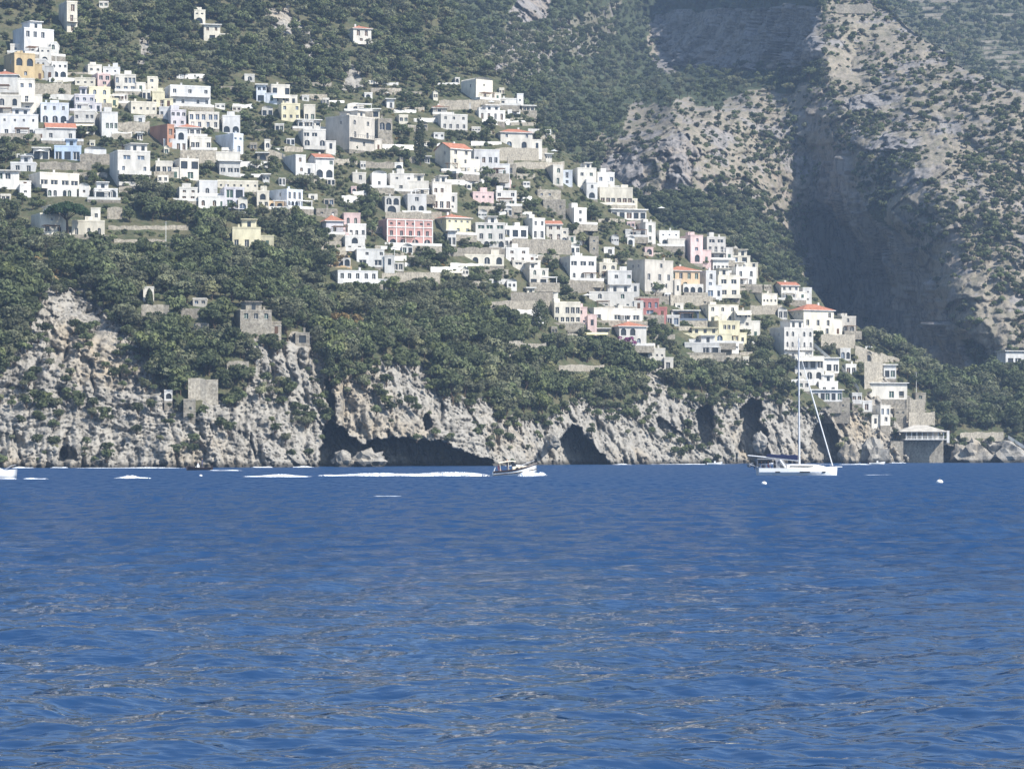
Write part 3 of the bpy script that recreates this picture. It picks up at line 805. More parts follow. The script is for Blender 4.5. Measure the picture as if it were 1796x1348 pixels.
    for t in things:
        if t[0] == 'B':
            z = t[1]
            bm = MB(); bm.box(-W / 2 * 0.96, W / 2 * 0.96, -1.2, -0.004, z - 0.18, z + 0.02)
            bal = bm.build('balcony', [wm], root)
            r = MB()
            n = max(3, int(W / 0.9))
            for q in range(n + 1):
                xx = -W / 2 * 0.94 + W * 0.94 * q / n
                r.box(xx - .025, xx + .025, -1.17, -1.12, z + .02, z + .95)
            r.box(-W / 2 * .95, W / 2 * .95, -1.18, -1.11, z + .95, z + 1.02)
            r.build('railing', [M[rnd.choice(['rail', 'wrail', 'rail'])]], bal)
        elif t[0] == 'V':
            z = t[1]
            bm = MB(); bm.box(-W / 2, W / 2, -1.5, -0.004, z - 0.2, z + 0.02); bm.box(-W / 2, W / 2, -1.5, -1.32, z + .02, z + .95)
            bm.box(-W / 2, -W / 2 + .18, -1.32, -.004, z + .02, z + .95); bm.box(W / 2 - .18, W / 2, -1.32, -.004, z + .02, z + .95)
            bm.build('balcony', [wm], root)
        elif t[0] == 'X':
            z = t[1]
            am = MB()
            zt = z + fh * 0.92
            p = [(-W / 2 * .9, -.01, zt), (W / 2 * .9, -.01, zt), (W / 2 * .9, -1.9, zt - .8), (-W / 2 * .9, -1.9, zt - .8)]
            am.quad(*p); am.quad(*[(a, b, c - .05) for a, b, c in reversed(p)]); am.box(-W / 2 * .9, W / 2 * .9, -1.93, -1.88, zt - 1.05, zt - .8)
            am.build('awning', [M[rnd.choice(['awning', 'awning', 'awning_y'])]], root)
        else:
            c, z, w, h, ty = t
            o = link('door' if ty == 'd' else 'window', DARKPANE if ty in 'oac' and rnd.random() < .6 else PANES[pm if rnd.random() < .8 else 0], None, root)
            o.location = (c, 0.26, z); o.scale = (w + .04, 1, h + .02)
    # --- end wall windows
    if s > 9 and H > 4 and roof != 'd' and rnd.random() < .55:
        for q in range(rnd.choice([1, 1, 2])):
            o = link('window', PANES[pm], None, root)
            o.rotation_euler = (0, 0, -math.pi / 2); o.location = (-W / 2 - .03, dep * (0.35 + 0.3 * q), max(.6, Hw - fh + .9)); o.scale = (.8, 1, 1.2)
    # --- terrace in front, lower annex, set-back top room
    if rnd.random() < .45 and W > 4 and col not in 'SG' and yb < 660 and not (x0 < 560 and yb > 480):
        x0_, x1_, yf = -W / 2 - rnd.uniform(0, 2.2), W / 2 + rnd.uniform(0, 2.6), -rnd.uniform(1.8, 3.4)
        b = MB(); b.box(x0_, x1_, yf, -.004, -2.2, -.12, 0); b.box(x0_, x1_, yf - .03, yf + .2, -.12, .62, 1); b.box(x0_, x0_ + .2, yf + .2, -.01, -.12, .62, 1); b.box(x1_ - .2, x1_, yf + .2, -.01, -.12, .62, 1)
        b.build('terrace', [M[rnd.choice('GSS')], M[rnd.choice([col, 'W', 'W', 'S'])]], root)
        if rnd.random() < .45:
            xp = rnd.uniform(x0_ + 1, max(x0_ + 1.1, x1_ - 4)); wp = min(rnd.uniform(2.6, 4.5), x1_ - xp - .2)
            b = MB()
            for q in (xp, xp + wp): b.box(q - .08, q + .08, yf + .25, yf + .41, -.12, 2.3)
            for q in range(7): yy = yf + .1 + q * (-yf - .2) / 6; b.box(xp - .3, xp + wp + .3, yy - .05, yy + .05, 2.3, 2.42)
            b.build('pergola', [M[rnd.choice(['wood', 'wrail'])]], root)
    if rnd.random() < .5 and H > 4.5 and roof != 'd':
        sd = rnd.choice([-1, 1, 1]); w2, h2, d2 = rnd.uniform(2.0, 3.6), H * rnd.uniform(.35, .6), dep * rnd.uniform(.45, .75); y2 = rnd.uniform(-.8, 1.2)
        xa_, xb_ = (W / 2 + .004, W / 2 + w2) if sd > 0 else (-W / 2 - w2, -W / 2 - .004)
        b = MB(); b.box(xa_, xb_, y2, y2 + d2, -3.5, h2); b.box(xa_ - .08, xb_ + .08, y2 - .08, y2 + .2, h2, h2 + .3); b.box((xa_ + xb_) / 2 - .45, (xa_ + xb_) / 2 + .45, y2 - .03, y2 - .002, .25, 2.0, 1)
        b.build('annex', [wm, M[rnd.choice(['shut_brown', 'shut_green', 'glass'])]], root)
    if roof == 'f' and rnd.random() < .38 and W > 6:
        w2, h2 = W * rnd.uniform(.3, .55), rnd.uniform(2.0, 2.7); xc = rnd.uniform(-W / 2 + w2 / 2 + .3, W / 2 - w2 / 2 - .3)
        b = MB(); b.box(xc - w2 / 2, xc + w2 / 2, 2.2, dep - .4, Hw + .07, Hw + h2); b.box(xc - w2 / 2 - .3, xc + w2 / 2 + .3, 1.5, dep - .3, Hw + h2, Hw + h2 + .2)
        for q in range(max(1, int(w2 / 2.4))): xx = xc - w2 / 2 + (q + .5) * w2 / max(1, int(w2 / 2.4)); b.box(xx - .5, xx + .5, 2.17, 2.198, Hw + .2, Hw + h2 * .8, 1)
        b.build('penthouse', [wm, M['glass']], root)
    # --- things on the roof
    if roof in 'fn' and W > 3.5 and H > 2.5:
        if rnd.random() < .55:
            w2, h2 = rnd.uniform(1.6, 2.6), rnd.uniform(1.4, 2.2); xx = rnd.uniform(-W / 2 + w2 / 2 + .4, W / 2 - w2 / 2 - .4) if W > w2 + 1 else 0
            b = MB(); b.box(xx - w2 / 2, xx + w2 / 2, dep * .5, min(dep - .4, dep * .5 + 2.4), Hw + .07, Hw + h2); b.build('stair_hut', [wm], root)
        if rnd.random() < .6:
            xx = rnd.uniform(-W * .35, W * .35); b = MB(); b.box(xx - .25, xx + .25, dep * .25, dep * .25 + .5, Hw + .07, Hw + 1.2); b.box(xx - .32, xx + .32, dep * .25 - .07, dep * .25 + .57, Hw + 1.2, Hw + 1.32); b.build('chimney', [wm], root)
        if rnd.random() < .3:
            xx = rnd.uniform(-W * .35, W * .35); b = MB(); b.tube([(xx, dep * .4, Hw + .06), (xx, dep * .4, Hw + 2.6)], .03, 4); b.box(xx - .5, xx + .5, dep * .4 - .02, dep * .4 + .02, Hw + 2.3, Hw + 2.35); b.build('aerial', [M['rail']], root)
    elif roof in 'tg':
        xx = rnd.uniform(-W * .25, W * .25); b = MB(); b.box(xx - .3, xx + .3, dep * .55, dep * .55 + .6, Hw + (H - Hw) * .6, H + .7); b.build('chimney', [M['W']], root)
    return root

HT = """
96 135 2 56 22 C f 1t/1tB/1t|tall narrow cream villa standing alone among the topmost trees
168 190 2 14 4 W f 2w|tiny white cottage half hidden in trees beside the tall cream villa
18 92 50 98 27 W f 4t/-/2w|white flat-roofed house with four tall windows over a grey lower wall
86 99 73 108 0 W f 1h/1w|slim white wing with one arched window, below the four-window house
14 60 77 94 0 W f 2s|low white terrace house directly above the ochre house
60 90 82 110 4 W f 2s/1a|small stepped white house between the ochre house and slim wing
0 60 93 138 27 O f 2o/1w|ochre house with arched loggia and dark end wall
60 80 103 138 2 K f 2s/1o|grey-white house with a large arched doorway beside the ochre house
80 118 108 136 6 W f 3w/2a|white house with sunlit right wing above the garden terraces
-20 30 122 164 0 W t 3w/-|white house under a red tile roof, against the picture's edge below the ochre house
26 60 137 200 3 W f 2w/1tB/1t|tall white house with a balcony below the ochre house
-15 36 166 204 2 W f 2a/2w|white house with a recessed terrace, against the picture's edge above the umbrella trees
-10 66 200 240 3 W f 4s/3w|broad white house with small square windows beside the red-roofed porch house
62 120 180 216 3 U f 3w/3a|pale blue house with arched white ground floor
70 132 214 248 12 K g 3w|low house with red gabled roof and long white porch
122 166 165 196 3 L f 3w/2t|lilac-white upper house with orange-cream awnings
128 166 193 234 0 W f 4wB/2tX|white house with two cream awnings below the lilac-white house
165 206 196 240 14 K f -/4t/-|grey house with four tall openings and a mossy end wall
130 166 136 152 0 C f 3s|small cream house right under the pink house
143 193 152 186 14 Y f 1w,1o/2w|ochre-yellow house with a broad arch
155 193 128 152 17 Q f 2t/1w|pink house with shaded end wall near the hilltop houses
140 178 113 131 15 W f 2s|white cube house above the pink house, its end wall grey
175 210 117 132 4 W f 2s|low white roof house above the large white house
192 238 130 161 5 W f 5t/3t|large white two-storey house right of the pink house
185 224 164 182 6 B f 2c/1d|beige house with dark garage openings
216 274 178 200 15 C f 4s|long low cream house with four small windows
262 288 160 188 2 Y f 2tB|pale yellow house with two tall shuttered windows
243 264 157 174 4 W f 2c|white porch house attached to the pale yellow house
254 276 134 160 3 C f 1w/1s|small cream tower house under a white canopy
275 299 187 208 0 W f 2t|small white house with two tall windows beside the cream long house
284 368 150 188 16 W f 5wB/5tV|large white terraced house with full-width balconies, topmost of its cluster
286 326 192 222 14 L f 3w/2w|lilac-grey house left of the long white house with stepping roof
258 305 218 256 36 E f 1t/1w|brick-red house with an orange sunlit front
303 328 226 264 3 W f 1a/2t|white arched house next to the brick-red house
300 352 216 240 4 W t 4t|white house with a narrow red tiled roof
324 384 196 224 3 W f 5t/4t|long white house with a stepping roof line
382 421 202 233 7 W f -/2o|white house with two big arched windows at the wood's edge
374 426 234 268 36 U f 2s/1t|house with blue-grey end wall below the two big arches
324 370 240 264 4 W f 4t|white house with four tall windows under the narrow red roof
315 350 263 284 4 S n -/2w|honey stone house below the four-tall-windows house
374 421 266 284 0 W f -|white terrace house with a blank sunlit wall
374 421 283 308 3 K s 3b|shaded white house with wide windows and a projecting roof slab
268 302 282 306 3 W f 3c|white garden house beside the glass-gabled house
298 348 278 314 18 W f 2c/1c|modern white house with a glazed corner
186 262 264 326 22 W f 2b/3wV/3cV|tall white stepped house with blue-grey end wall and stacked terraces
86 142 255 281 10 Z f 3c|house with a blue painted loggia
140 186 262 288 4 W v 1d|small white house with rounded vault roof
52 86 260 280 0 W s 2c|white terrace bar with open front beside the blue loggia house
45 136 303 331 28 W f 4bV|long white house with paired windows above an arcade
72 134 331 345 0 W n 6a|white arcade with small arches under the long white house
154 206 330 351 4 W f 2o|white house with two dark arched doorways
134 156 326 346 3 W v 1s|small domed white hut beside the two dark doorways
-15 33 300 330 2 W s 3c/-|white pergola house against the picture's edge
24 54 322 346 6 W f 1s|white stepped annex below the pergola house
14 62 284 301 3 W f 2d|low flat white house with a dark doorway above the paired-window house
46 116 374 412 26 C f 1s/2h|cream villa half hidden behind the umbrella pine
117 183 386 417 2 C f 1h,2w|cream villa with curved gable right of the umbrella pine
152 176 364 388 3 W f 1w|white square tower behind the cream villas
303 346 328 353 5 W f 2w/2w|low white house at the start of the long row above the wood
338 381 316 344 12 W f 1h|white cube house with one arched window
340 386 343 366 0 W f 1h,1b|white wing with curved window below the white cube house
380 428 328 366 14 L f 2c/2cB|lilac-grey house with shady balcony and dark openings
412 434 350 372 2 W v 1o|small white vaulted house with a round arch at the row's lower edge
372 452 316 334 4 C f 6s|long cream roof-terrace house behind the row
445 472 334 366 2 C f 1a/2w|cream house with arched balcony in the row
468 530 332 366 36 U f 3t/4a|house with slate-blue end wall and brown shutters
470 497 352 367 0 A n 2a|apricot arcade left of the slate-blue end wall
458 474 244 264 6 W f 1h|small white gate tower on the slope path
492 536 271 306 27 K f 1w/1w|white house with shaded stone flank left of the red-roofed arched house
536 585 268 312 18 W g 3w/2o|white house with red gable roof and arched terrace
512 562 211 227 3 W s 4c|white pergola storey on top of the three-level arcade house
520 571 226 262 3 W f 3b/3oV|white three-level house with a ground arcade
484 526 181 212 10 Y f 3w/3w|pale yellow house above the three-level arcade house
528 553 183 211 4 B f 1w,1t|beige block attached to the pale yellow hillside house
444 467 149 178 4 U s 2w/1c|blue-grey hut with white porch at the wood's upper edge
464 508 148 183 6 W f 3c/2bX|white stepped house with awning above the pale yellow hillside house
400 457 398 434 8 Y f 3t|pale yellow house alone among the trees
570 656 204 262 44 B f 1w,1h/2tB/1w|large beige villa with an arched top window and long shaded flank
654 688 208 250 3 S n 2a/-|stone wing with two arches right of the beige villa
602 638 178 196 3 W d 1a|white vaulted pavilion above the beige villa
636 666 192 206 2 C s 2c|flat white canopy house behind the beige villa
606 651 43 78 14 W t 2t/1tV|isolated white square villa high in the woods
332 360 17 42 4 C f 2s/1o|cream house high among trees with a vaulted lower room
350 386 44 74 4 C s 2w/1c|stepped cream terraces descending from the high cream house
808 864 140 176 27 C v 1s/1h|tall cream windowless hall with an ivy-dark flank
852 906 172 186 4 W f 5t|low white colonnade house below the cream hall
904 918 164 184 3 W f 1s|narrow white block at the right end of the colonnade house
908 938 186 198 2 C s 3c|small cream terrace with pillars on the ridge
754 784 183 201 4 W t 1w|small white house with pale hip roof
758 820 200 226 4 W f 3w/4t|white villa with stepped terraces below the pale hip roof
828 886 193 211 12 W f 4t|white house with four doors half behind trees
868 934 225 260 10 W t 3w/2a|white house under a red tile roof on the ridge side
762 826 250 306 28 C g 2w/2w/2w|cream house with stepped gabled tile roofs
768 802 282 301 12 W f 1w|small white annex in front of the cream gabled house
820 876 262 309 6 W f 4t/3a|white columned villa right of the cream gabled house
612 642 302 321 4 W f 1w|small white house on the slope above the pink palazzo's terraces
644 678 304 330 6 W v 1w|white gable-topped house at the upper end of the middle cluster
674 726 304 336 3 W f 2s/1w|white house with a roof pergola in the middle cluster
664 702 344 374 4 W f 1a,1w/1o|low white house with a rounded arch in the middle cluster
700 752 317 346 3 W f 2w|white block with a blank sunlit wall in the middle cluster
703 748 340 374 12 K f 1w/2a|grey-flanked house with arches in the middle cluster
745 792 319 366 14 W f 3w/3tB|white two-storey house with grey balcony in the middle cluster
780 802 338 371 5 W f 1t/1s|narrow white end house of the middle cluster
818 866 336 354 3 Q f 3s|low pinkish house beyond the middle cluster
864 906 334 362 5 W f 3w/2c|white ruined-looking house among trees beyond the middle cluster
540 592 366 382 6 G n 2s|flat grey stone house at the wood's edge
558 602 376 412 6 L t 1w|lilac house with a small orange tiled roof
594 632 373 397 6 Q f 1h,1w|pink-white cottage topping the stepped group left of the pink palazzo
600 642 392 418 5 W f 3wB|white house with railing in the stepped group left of the pink palazzo
596 640 413 440 4 W f 1a/2tV|lowest white house of the stepped group left of the pink palazzo
585 612 408 424 3 Q f 2a|small pinkish outbuilding below the lilac house
618 674 436 466 6 K f 4w/2c|grey-white house with glazed veranda below the stepped group
574 662 474 503 5 W f 4t,1b/-|long low white house alone above the lower wood
662 758 384 431 18 P f 6s/5t/4a|pink palazzo with white pilasters
757 826 374 412 26 Y t 4s/3wV|yellow-green house with a wide orange hip roof
826 886 390 434 6 W f 3b/3t/4a|white house with a band-like top storey right of the orange hip roof
878 900 416 436 4 W f 2w|little white house with two windows at the end of the band-topped house
782 800 405 430 3 W s 2c|white pergola beside the yellow-green house
798 884 446 464 3 C f 4a|long cream garden house with arches behind a white terrace rail
876 928 434 462 5 W f 2w/2w|white two-storey house above the round-window house
888 948 456 476 5 W f 1b,1h/-|white house with a round window
910 962 470 500 19 W f 2h/2c|white house on pillars with a grey flank
914 956 382 418 20 W f 2w/2t|white house with grey flank left of the gabled balcony house
952 986 386 422 3 W g 2w/2tB|white gabled house with a dark balcony
982 997 400 426 2 W f 1w/1a|slim white wing of the gabled balcony house
866 926 396 416 4 W f 3c|low white pavilion house above the stone terrace wall
988 1029 364 394 19 W f 1w/1w|lone white cube house with a slate flank
1020 1042 391 404 3 W f 2a|small white outhouse below the lone white cube house
1030 1050 414 444 4 S f 1s/1s|square stone tower among the houses
958 988 289 324 12 W f 1h/1t|white house with light blue flank at the upper ridge cluster
984 1004 298 326 3 U f 1t/1w|pale blue bay house in the upper ridge cluster
1003 1046 294 332 10 W f 2w/1h|white house with parapet tower in the upper ridge cluster
1020 1048 320 348 5 K f 1w/1o|grey-white lower house under the parapet tower
1040 1078 302 342 8 W f 3w/3w|white house with sloping roof edge in the upper ridge cluster
1042 1110 328 360 5 C f 2b,4h|long cream-white house with a row of arched windows
1098 1118 348 368 4 C f 1a/1d|small cream end house below the row of arched windows
1060 1134 368 384 3 W s 5c|white covered terrace at the foot of the ridge cluster
930 984 333 350 3 S n 3s|flat-roofed sand-coloured stone house below the ridge cluster
948 992 350 372 3 S n 2s|sand-coloured stone house above the lone white cube house
1118 1150 389 426 14 W f 1t/1w|white tower-like house beside the white flat-roofed pair
1090 1124 402 416 4 K f 1c|grey terrace building left of the white tower-like house
1147 1192 404 432 4 W f 3s/2a|bright white blocky house right of the tower-like house
1164 1202 418 441 4 W f 3w|low white house in front of the bright blocky house
1196 1233 412 460 15 Q f 1w/1w/1a|pale pink house with a grey flank at the crest
1231 1273 415 456 4 W f 2b/3tB/2a|white house with carved balcony at the crest
980 1046 449 492 20 W f 3b/1o,2w|white house with a big central arch and blue-grey flank
1044 1082 460 490 6 C f 1o,1w/2a|cream house with arched niche beside the central-arch house
1058 1108 474 512 8 K f 4w/3aB|grey-white house with white lattice balcony
1100 1182 456 510 30 B f 1w/3t/2w|tall stone-grey and cream house adjoining the apricot house
1160 1228 466 506 2 A t 4t/3a|apricot house with red tile roof
1186 1234 498 517 3 W n 3o|white arcade with dark arches under the apricot house
1224 1256 474 520 14 W f 1t/1w/1c|white house with lilac-grey flank right of the apricot house
1250 1298 482 522 4 C f 2b/2cV|cream house with a broad white balcony front
1240 1278 456 478 4 W s 4w|white house with dark windows and roof slab under the crest houses
1272 1316 448 472 5 C f 2c/2w|cream stepped house near the crest
1278 1327 468 502 6 W f 2t/2tB|white two-storey house nearest the dark ravine
960 1018 529 570 3 C f 5t/5w|cream house with two rows of five tall windows
1026 1112 511 542 4 W f 1s,1h/4s|broad white house with small square windows above the dark trees
1016 1124 540 566 4 W f 5b|white house with wide shaded windows under the broad white house
1000 1030 538 572 6 Q f 1w/2s|small pink-shaded house squeezed beside the five-window house
1096 1126 544 574 4 W f 2w/1a|white corner house left of the red house
1112 1156 523 556 4 R f 3t/1b|deep red house with white trim
1152 1170 538 558 2 R f 1b/-|small red annex with open top beside the deep red house
1072 1134 563 606 14 W t 3a/2h|white house with small red roof and purple bougainvillea
1126 1167 610 632 4 W f 3s|low white cliff-edge cottage
1163 1181 626 648 2 W f 1d|white cube at the cliff edge
1164 1192 552 570 4 K f 2c|grey-white garden house right of the red annex
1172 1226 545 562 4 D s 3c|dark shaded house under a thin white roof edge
1224 1296 534 566 5 C f 3w/2w|cream-grey house topped by a roof hut above the yellow house
1242 1298 562 602 18 Y f 5b/4w|yellow house with a pale frieze and grey flank
1284 1318 544 592 3 W f 2bX/2wV/1c|white house with a blue awning
1178 1284 584 601 2 Y f 7o|yellow arcade of low arches
1196 1262 600 622 3 K f 4c|grey terrace house below the yellow arcade
1252 1296 598 618 3 W f 4s|white house with four small windows below the yellow arcade
1318 1364 514 536 18 C f 4s|low cream house with four square windows near the crest
1360 1402 494 526 10 W g 3w/2w|white house with sloping red roof beside the ravine
1398 1424 504 532 10 K f 1s/1s|grey square tower house on the ravine edge
1388 1464 533 586 20 C t 4t/3t/2t|large cream villa with red tile roof overlooking the ravine
1460 1502 554 584 16 B f 1w/2a|beige annex right of the large cream villa
1352 1428 574 632 22 W f 5h/5hB/5h|tall white hotel with rows of arched windows behind the yacht's mast
1388 1446 624 666 4 W f 4cX/3a|white house with arches below the hotel, behind the mast
1428 1470 668 690 3 W f 2t|low white house with two tall doors under the hotel
1406 1478 684 702 2 K s 6c|grey terrace house with a dark open front above the sea rocks
1443 1491 697 720 2 S n 2s|stone bunker-like house above the sea rocks
1424 1472 628 652 3 W s 3c|white terraces beside the hotel's stairs
1508 1592 672 698 6 W s 2c,2w|house with a long white flat roof above the sea pavilion
1552 1596 694 714 2 S n 1o|stone house with one big arch under the long white roof
1528 1562 710 744 16 W f 2t/1w|small white house wedged in the rocks above the sea pavilion
244 270 502 528 6 W f 1t|small white chapel-like house in the lower wood
404 476 543 586 18 S f 3w/-|square pale stone fort house on the cliff
472 493 563 588 2 S f 1a|lower stone wing with arches beside the stone fort house
510 543 583 602 6 G n 1c|ruined stone hut at the cliff's tip
334 362 522 537 3 B f 2w|small beige house above the stone fort path
314 343 699 728 8 S f 1s|small pale watch house just above the sea cliffs
285 302 683 700 3 W f 1a|tiny white shrine-like house beside the pale watch house
1476 1502 638 656 4 W f 2t|white cottage right of the white terraces beside the hotel's stairs
1440 1464 650 668 3 W f 1a|white hut squeezed under the white terraces by the hotel
1488 1512 688 706 4 K f 2w|grey-white cottage right of the stone bunker-like house
1506 1530 702 720 3 W f 1t|narrow white cottage left of the house wedged in the rocks
1562 1590 716 732 4 S n 2s|stone cottage just under the one-arch stone house
1394 1420 666 684 4 W f 2w|white cottage directly left of the low white house with two doors
1600 1624 688 704 3 S f 1w|stone cottage at the right end of the long white roof
1544 1572 640 662 4 K s 2c|grey veranda house beneath the road parapet
1466 1492 610 630 4 W f 1a,1w|white cottage below the arched road wall
1754 1810 616 640 6 W s 3c|white house slab with a dark arch at the picture's right edge
"""
for ln in HT.strip().splitlines():
    head, label = ln.split('|')
    a = head.split()
    x0, x1, yt, yb, s = map(float, a[:5])
    spec = a[7]
    # "1w,1o" -> the larger type governs the storey, the count is the sum
    fs = []
    for fl in spec.split('/'):
        if ',' in fl:
            q = fl.split(',')
            n = sum(int(''.join(c for c in t if c.isdigit())) for t in q)
            ty = max((next(c for c in t if c in TYPES) for t in q), key=lambda t: TYPES[t][0] if t != 'b' else 1.0)
            fl = f"{n}{'h' if ty in 'oh' else ty}" + ''.join(c for c in q[-1] if c in 'BVX')
        fs.append(fl)
    nm, ct = 'house', 'house'
    for w, n2, c2 in (('arcade', 'arcade', 'arcade'), ('villa', 'villa', 'villa'), ('hotel', 'hotel', 'hotel'), ('palazzo', 'palazzo', 'palazzo'), ('square stone tower', 'tower', 'tower'), ('gate tower', 'gate_tower', 'tower'),
                      ('pergola beside', 'pergola', 'pergola'), ('covered terrace', 'covered_terrace', 'terrace'), ('hut at', 'stone_hut', 'hut'), ('white hut', 'domed_hut', 'hut'), ('terrace bar', 'terrace_bar', 'bar')):
        if w in label.split(' with ')[0].split(' behind ')[0].split(' above ')[0].split(' under ')[0].split(' attached')[0].split(' right of')[0].split(' left of')[0].split(' below')[0].split(' beside the')[0] + (' beside' if 'pergola beside' in label else ''): nm, ct = n2, c2
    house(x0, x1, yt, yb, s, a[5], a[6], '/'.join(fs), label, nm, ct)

# small outbuildings squeezed between the houses
fr = random.Random(41)
SEEN = set()
nfill = tries = 0
while nfill < 70 and tries < 9000:
    tries += 1
    w, h = fr.uniform(13, 27), fr.uniform(9, 17)
    u, v = fr.uniform(0, 1560), fr.uniform(140, 640)
    if not inpoly(np.array([u]), np.array([v]), VILLAGE)[0] or v - h < ridgeA(u) + 6 or masks_coast(np.array([u]), np.array([v]))[0][0] > .5: continue
    if any(h_[0] - 2 < u + w / 2 and u - w / 2 < h_[1] + 2 and h_[2] - 4 < v and v - h < h_[3] + 1 for h_ in HOUSES): continue
    near = min((h_ for h_ in HOUSES if h_[4] and 'hut' not in h_[4][:9] and 'store' not in h_[4]), key=lambda h_: math.hypot(max(h_[0] - u, 0, u - h_[1]), 1.3 * max(h_[2] - v, 0, v - h_[3])))
    if math.hypot(max(near[0] - u - w / 2, 0, u - w / 2 - near[1]), max(near[2] - v, 0, v - h - near[3])) > 9: continue
    side = 'below' if v - h > near[3] - 2 else ('above' if v < near[2] + 2 else ('left of' if u < near[0] else 'right of'))
    c_ = fr.choice('WWWWKKCSQ')
    lab = f"small {dict(W='white', K='grey-white', C='cream', S='stone', Q='pinkish')[c_]} store {side} the {near[4]}"
    if (near[4], side) in SEEN or len(lab.replace('-', ' ').split()) > 16: continue
    SEEN.add((near[4], side)); nfill += 1
    house(u - w / 2, u + w / 2, v - h, v, fr.choice([2, 4, 6, 8]), c_, fr.choice('fffsnv'), fr.choice(['2w', '1d', '2c', '1a', '3s', '1t', '2t']), lab, 'outbuilding', 'outbuilding')

# white pilasters and cornice of the pink palazzo
pal = next(o for o in COL.objects if o.name.startswith('palazzo'))
kk = float(DA(710, 431)) / F
wv = [v.co for v in next(c for c in pal.children if c.name.startswith('wall')).data.vertices]
WW = max(v.x for v in wv); HH = max(v.z for v in wv)
for q in range(6):
    b = MB(); xx = -WW + 2 * WW * q / 5
    b.box(xx - .16, xx + .16, -.09, .02, -.3, HH); b.build('pilaster', [M['W']], pal)
for z in (HH * .36, HH * .70, HH - .1):
    b = MB(); b.box(-WW - .1, WW + .1, -.16, .02, z, z + .22); b.build('cornice', [M['W']], pal)

# ------------------------------------------------------------------ free-standing walls: terraces, retaining walls, road parapets
WT = """
60 124 146 166 S|stone garden terrace wall under the white house with sunlit right wing
120 168 204 222 K|grey retaining wall behind the awnings
140 215 270 290 G|rough stone wall below the blue loggia house
205 262 214 236 S|stone yard wall beside the brick-red house
70 160 284 300 G|long weathered stone wall under the vault-roofed house
188 214 364 384 S|short stone wall behind the cream villas
190 330 396 404 S|low field wall on the bright terraces right of the pine
200 290 420 426 S|thin pale terrace edge below the bright terraces
316 378 264 286 S|honey stone wall below the house with blue-grey end wall
470 500 262 280 S|sloping stone ramp below the white gate tower
600 690 244 262 G|retaining wall under the beige villa
640 700 284 296 G|overgrown stone wall between the beige villa and the middle cluster
770 842 176 192 S|long stone wall left of the cream hall
868 960 260 282 S|ochre stone terrace wall under the ridge-side red roof
902 990 284 296 S|pale retaining wall above the upper ridge cluster
676 775 372 386 S|stone wall just above the pink palazzo
670 772 478 502 S|cream stone retaining wall right of the long low white house
775 880 434 450 G|grey terrace wall above the long cream garden house
790 880 462 468 W|white balustrade wall of the long cream garden house
898 1002 420 446 G|grey stone terrace wall under the gabled balcony house
896 970 512 530 G|old stone wall above the row of five tall windows
860 965 528 548 S|sand-coloured wall with an arch left of the five-window house
1000 1060 496 512 G|stone wall under the central-arch house
1105 1180 520 534 G|overgrown terrace wall behind the deep red house
1176 1250 518 536 S|sunny terrace wall under the apricot house
893 918 598 640 S|stone bastion at the cliff wood's upper edge
912 958 602 626 S|ruined stone enclosure beside the stone bastion
980 1060 640 652 S|thin terrace wall in the wood below the yellow awning
1210 1300 622 640 S|pale stone wall below the yellow arcade terrace
1440 1500 586 612 S|road wall with arches below the large cream villa
1500 1594 606 636 S|sloping road parapet running down to the sea
1516 1548 634 682 S|tall buttress wall under the road parapet
1590 1622 700 726 S|stepped stone terraces right of the one-arch stone house
1594 1640 722 748 S|sunlit stone ramp behind the sea pavilion
1684 1760 758 768 S|low walkway wall along the shore
248 296 534 562 S|stone retaining wall under the small chapel-like house
330 382 664 704 S|large pale retaining wall in the lower wood
398 436 632 652 S|pale terrace wall beneath the stone fort
340 366 566 584 G|grey ruin wall in the lower wood
318 350 540 558 G|rubble wall above the grey ruin
355 386 632 646 S|light stair wall beside the pale terrace wall
1388 1440 664 676 K|white-grey terrace edge under the house with arches
1316 1372 536 552 S|curved stone wall below the low cream house
1460 1530 8 18 S|cream terrace wall at the mountain's top edge
"""
for ln in WT.strip().splitlines():
    head, label = ln.split('|')
    a = head.split(); x0, x1, yt, yb = map(float, a[:4])
    um = (x0 + x1) / 2
    D0 = float(DB(um, yb)) - 4 if yb < 30 and x0 > 1400 else None
    n = max(2, int((x1 - x0) / 9))
    rr = random.Random(int(x0 + yb * 3))
    b = MB()
    secs = []
    for q in range(n + 1):
        u = x0 + (x1 - x0) * q / n
        D = (D0 or float(DA(u, yb))) + rr.uniform(-.3, .3)
        k = D / F
        zt = yt + (0.30 * (u - x0) if 'sloping' in label else 0) + rr.uniform(-1.5, 1.5)
        p0, p1 = pix(u, yb + 6, D), pix(u, zt, D)
        p2 = (p1[0], p1[1] + .7, p1[2]); p3 = (p0[0], p0[1] + .7, p0[2])
        secs.append([p0, p1, p2, p3])
    o = np.mean([s_[0] for s_ in secs], 0)
    secs = [[tuple(np.array(p) - o) for p in s_][::-1] for s_ in secs]
    b.loft(secs, closed=True)
    w = b.build('terrace_wall', [M[a[4]]])
    w.location = tuple(o)
    tag(w, label, 'wall', 'terrace and retaining walls on the hillside', 'thing')
    if 'sloping' not in label: HOUSES.append((x0, x1, yt, yb, '', 0))
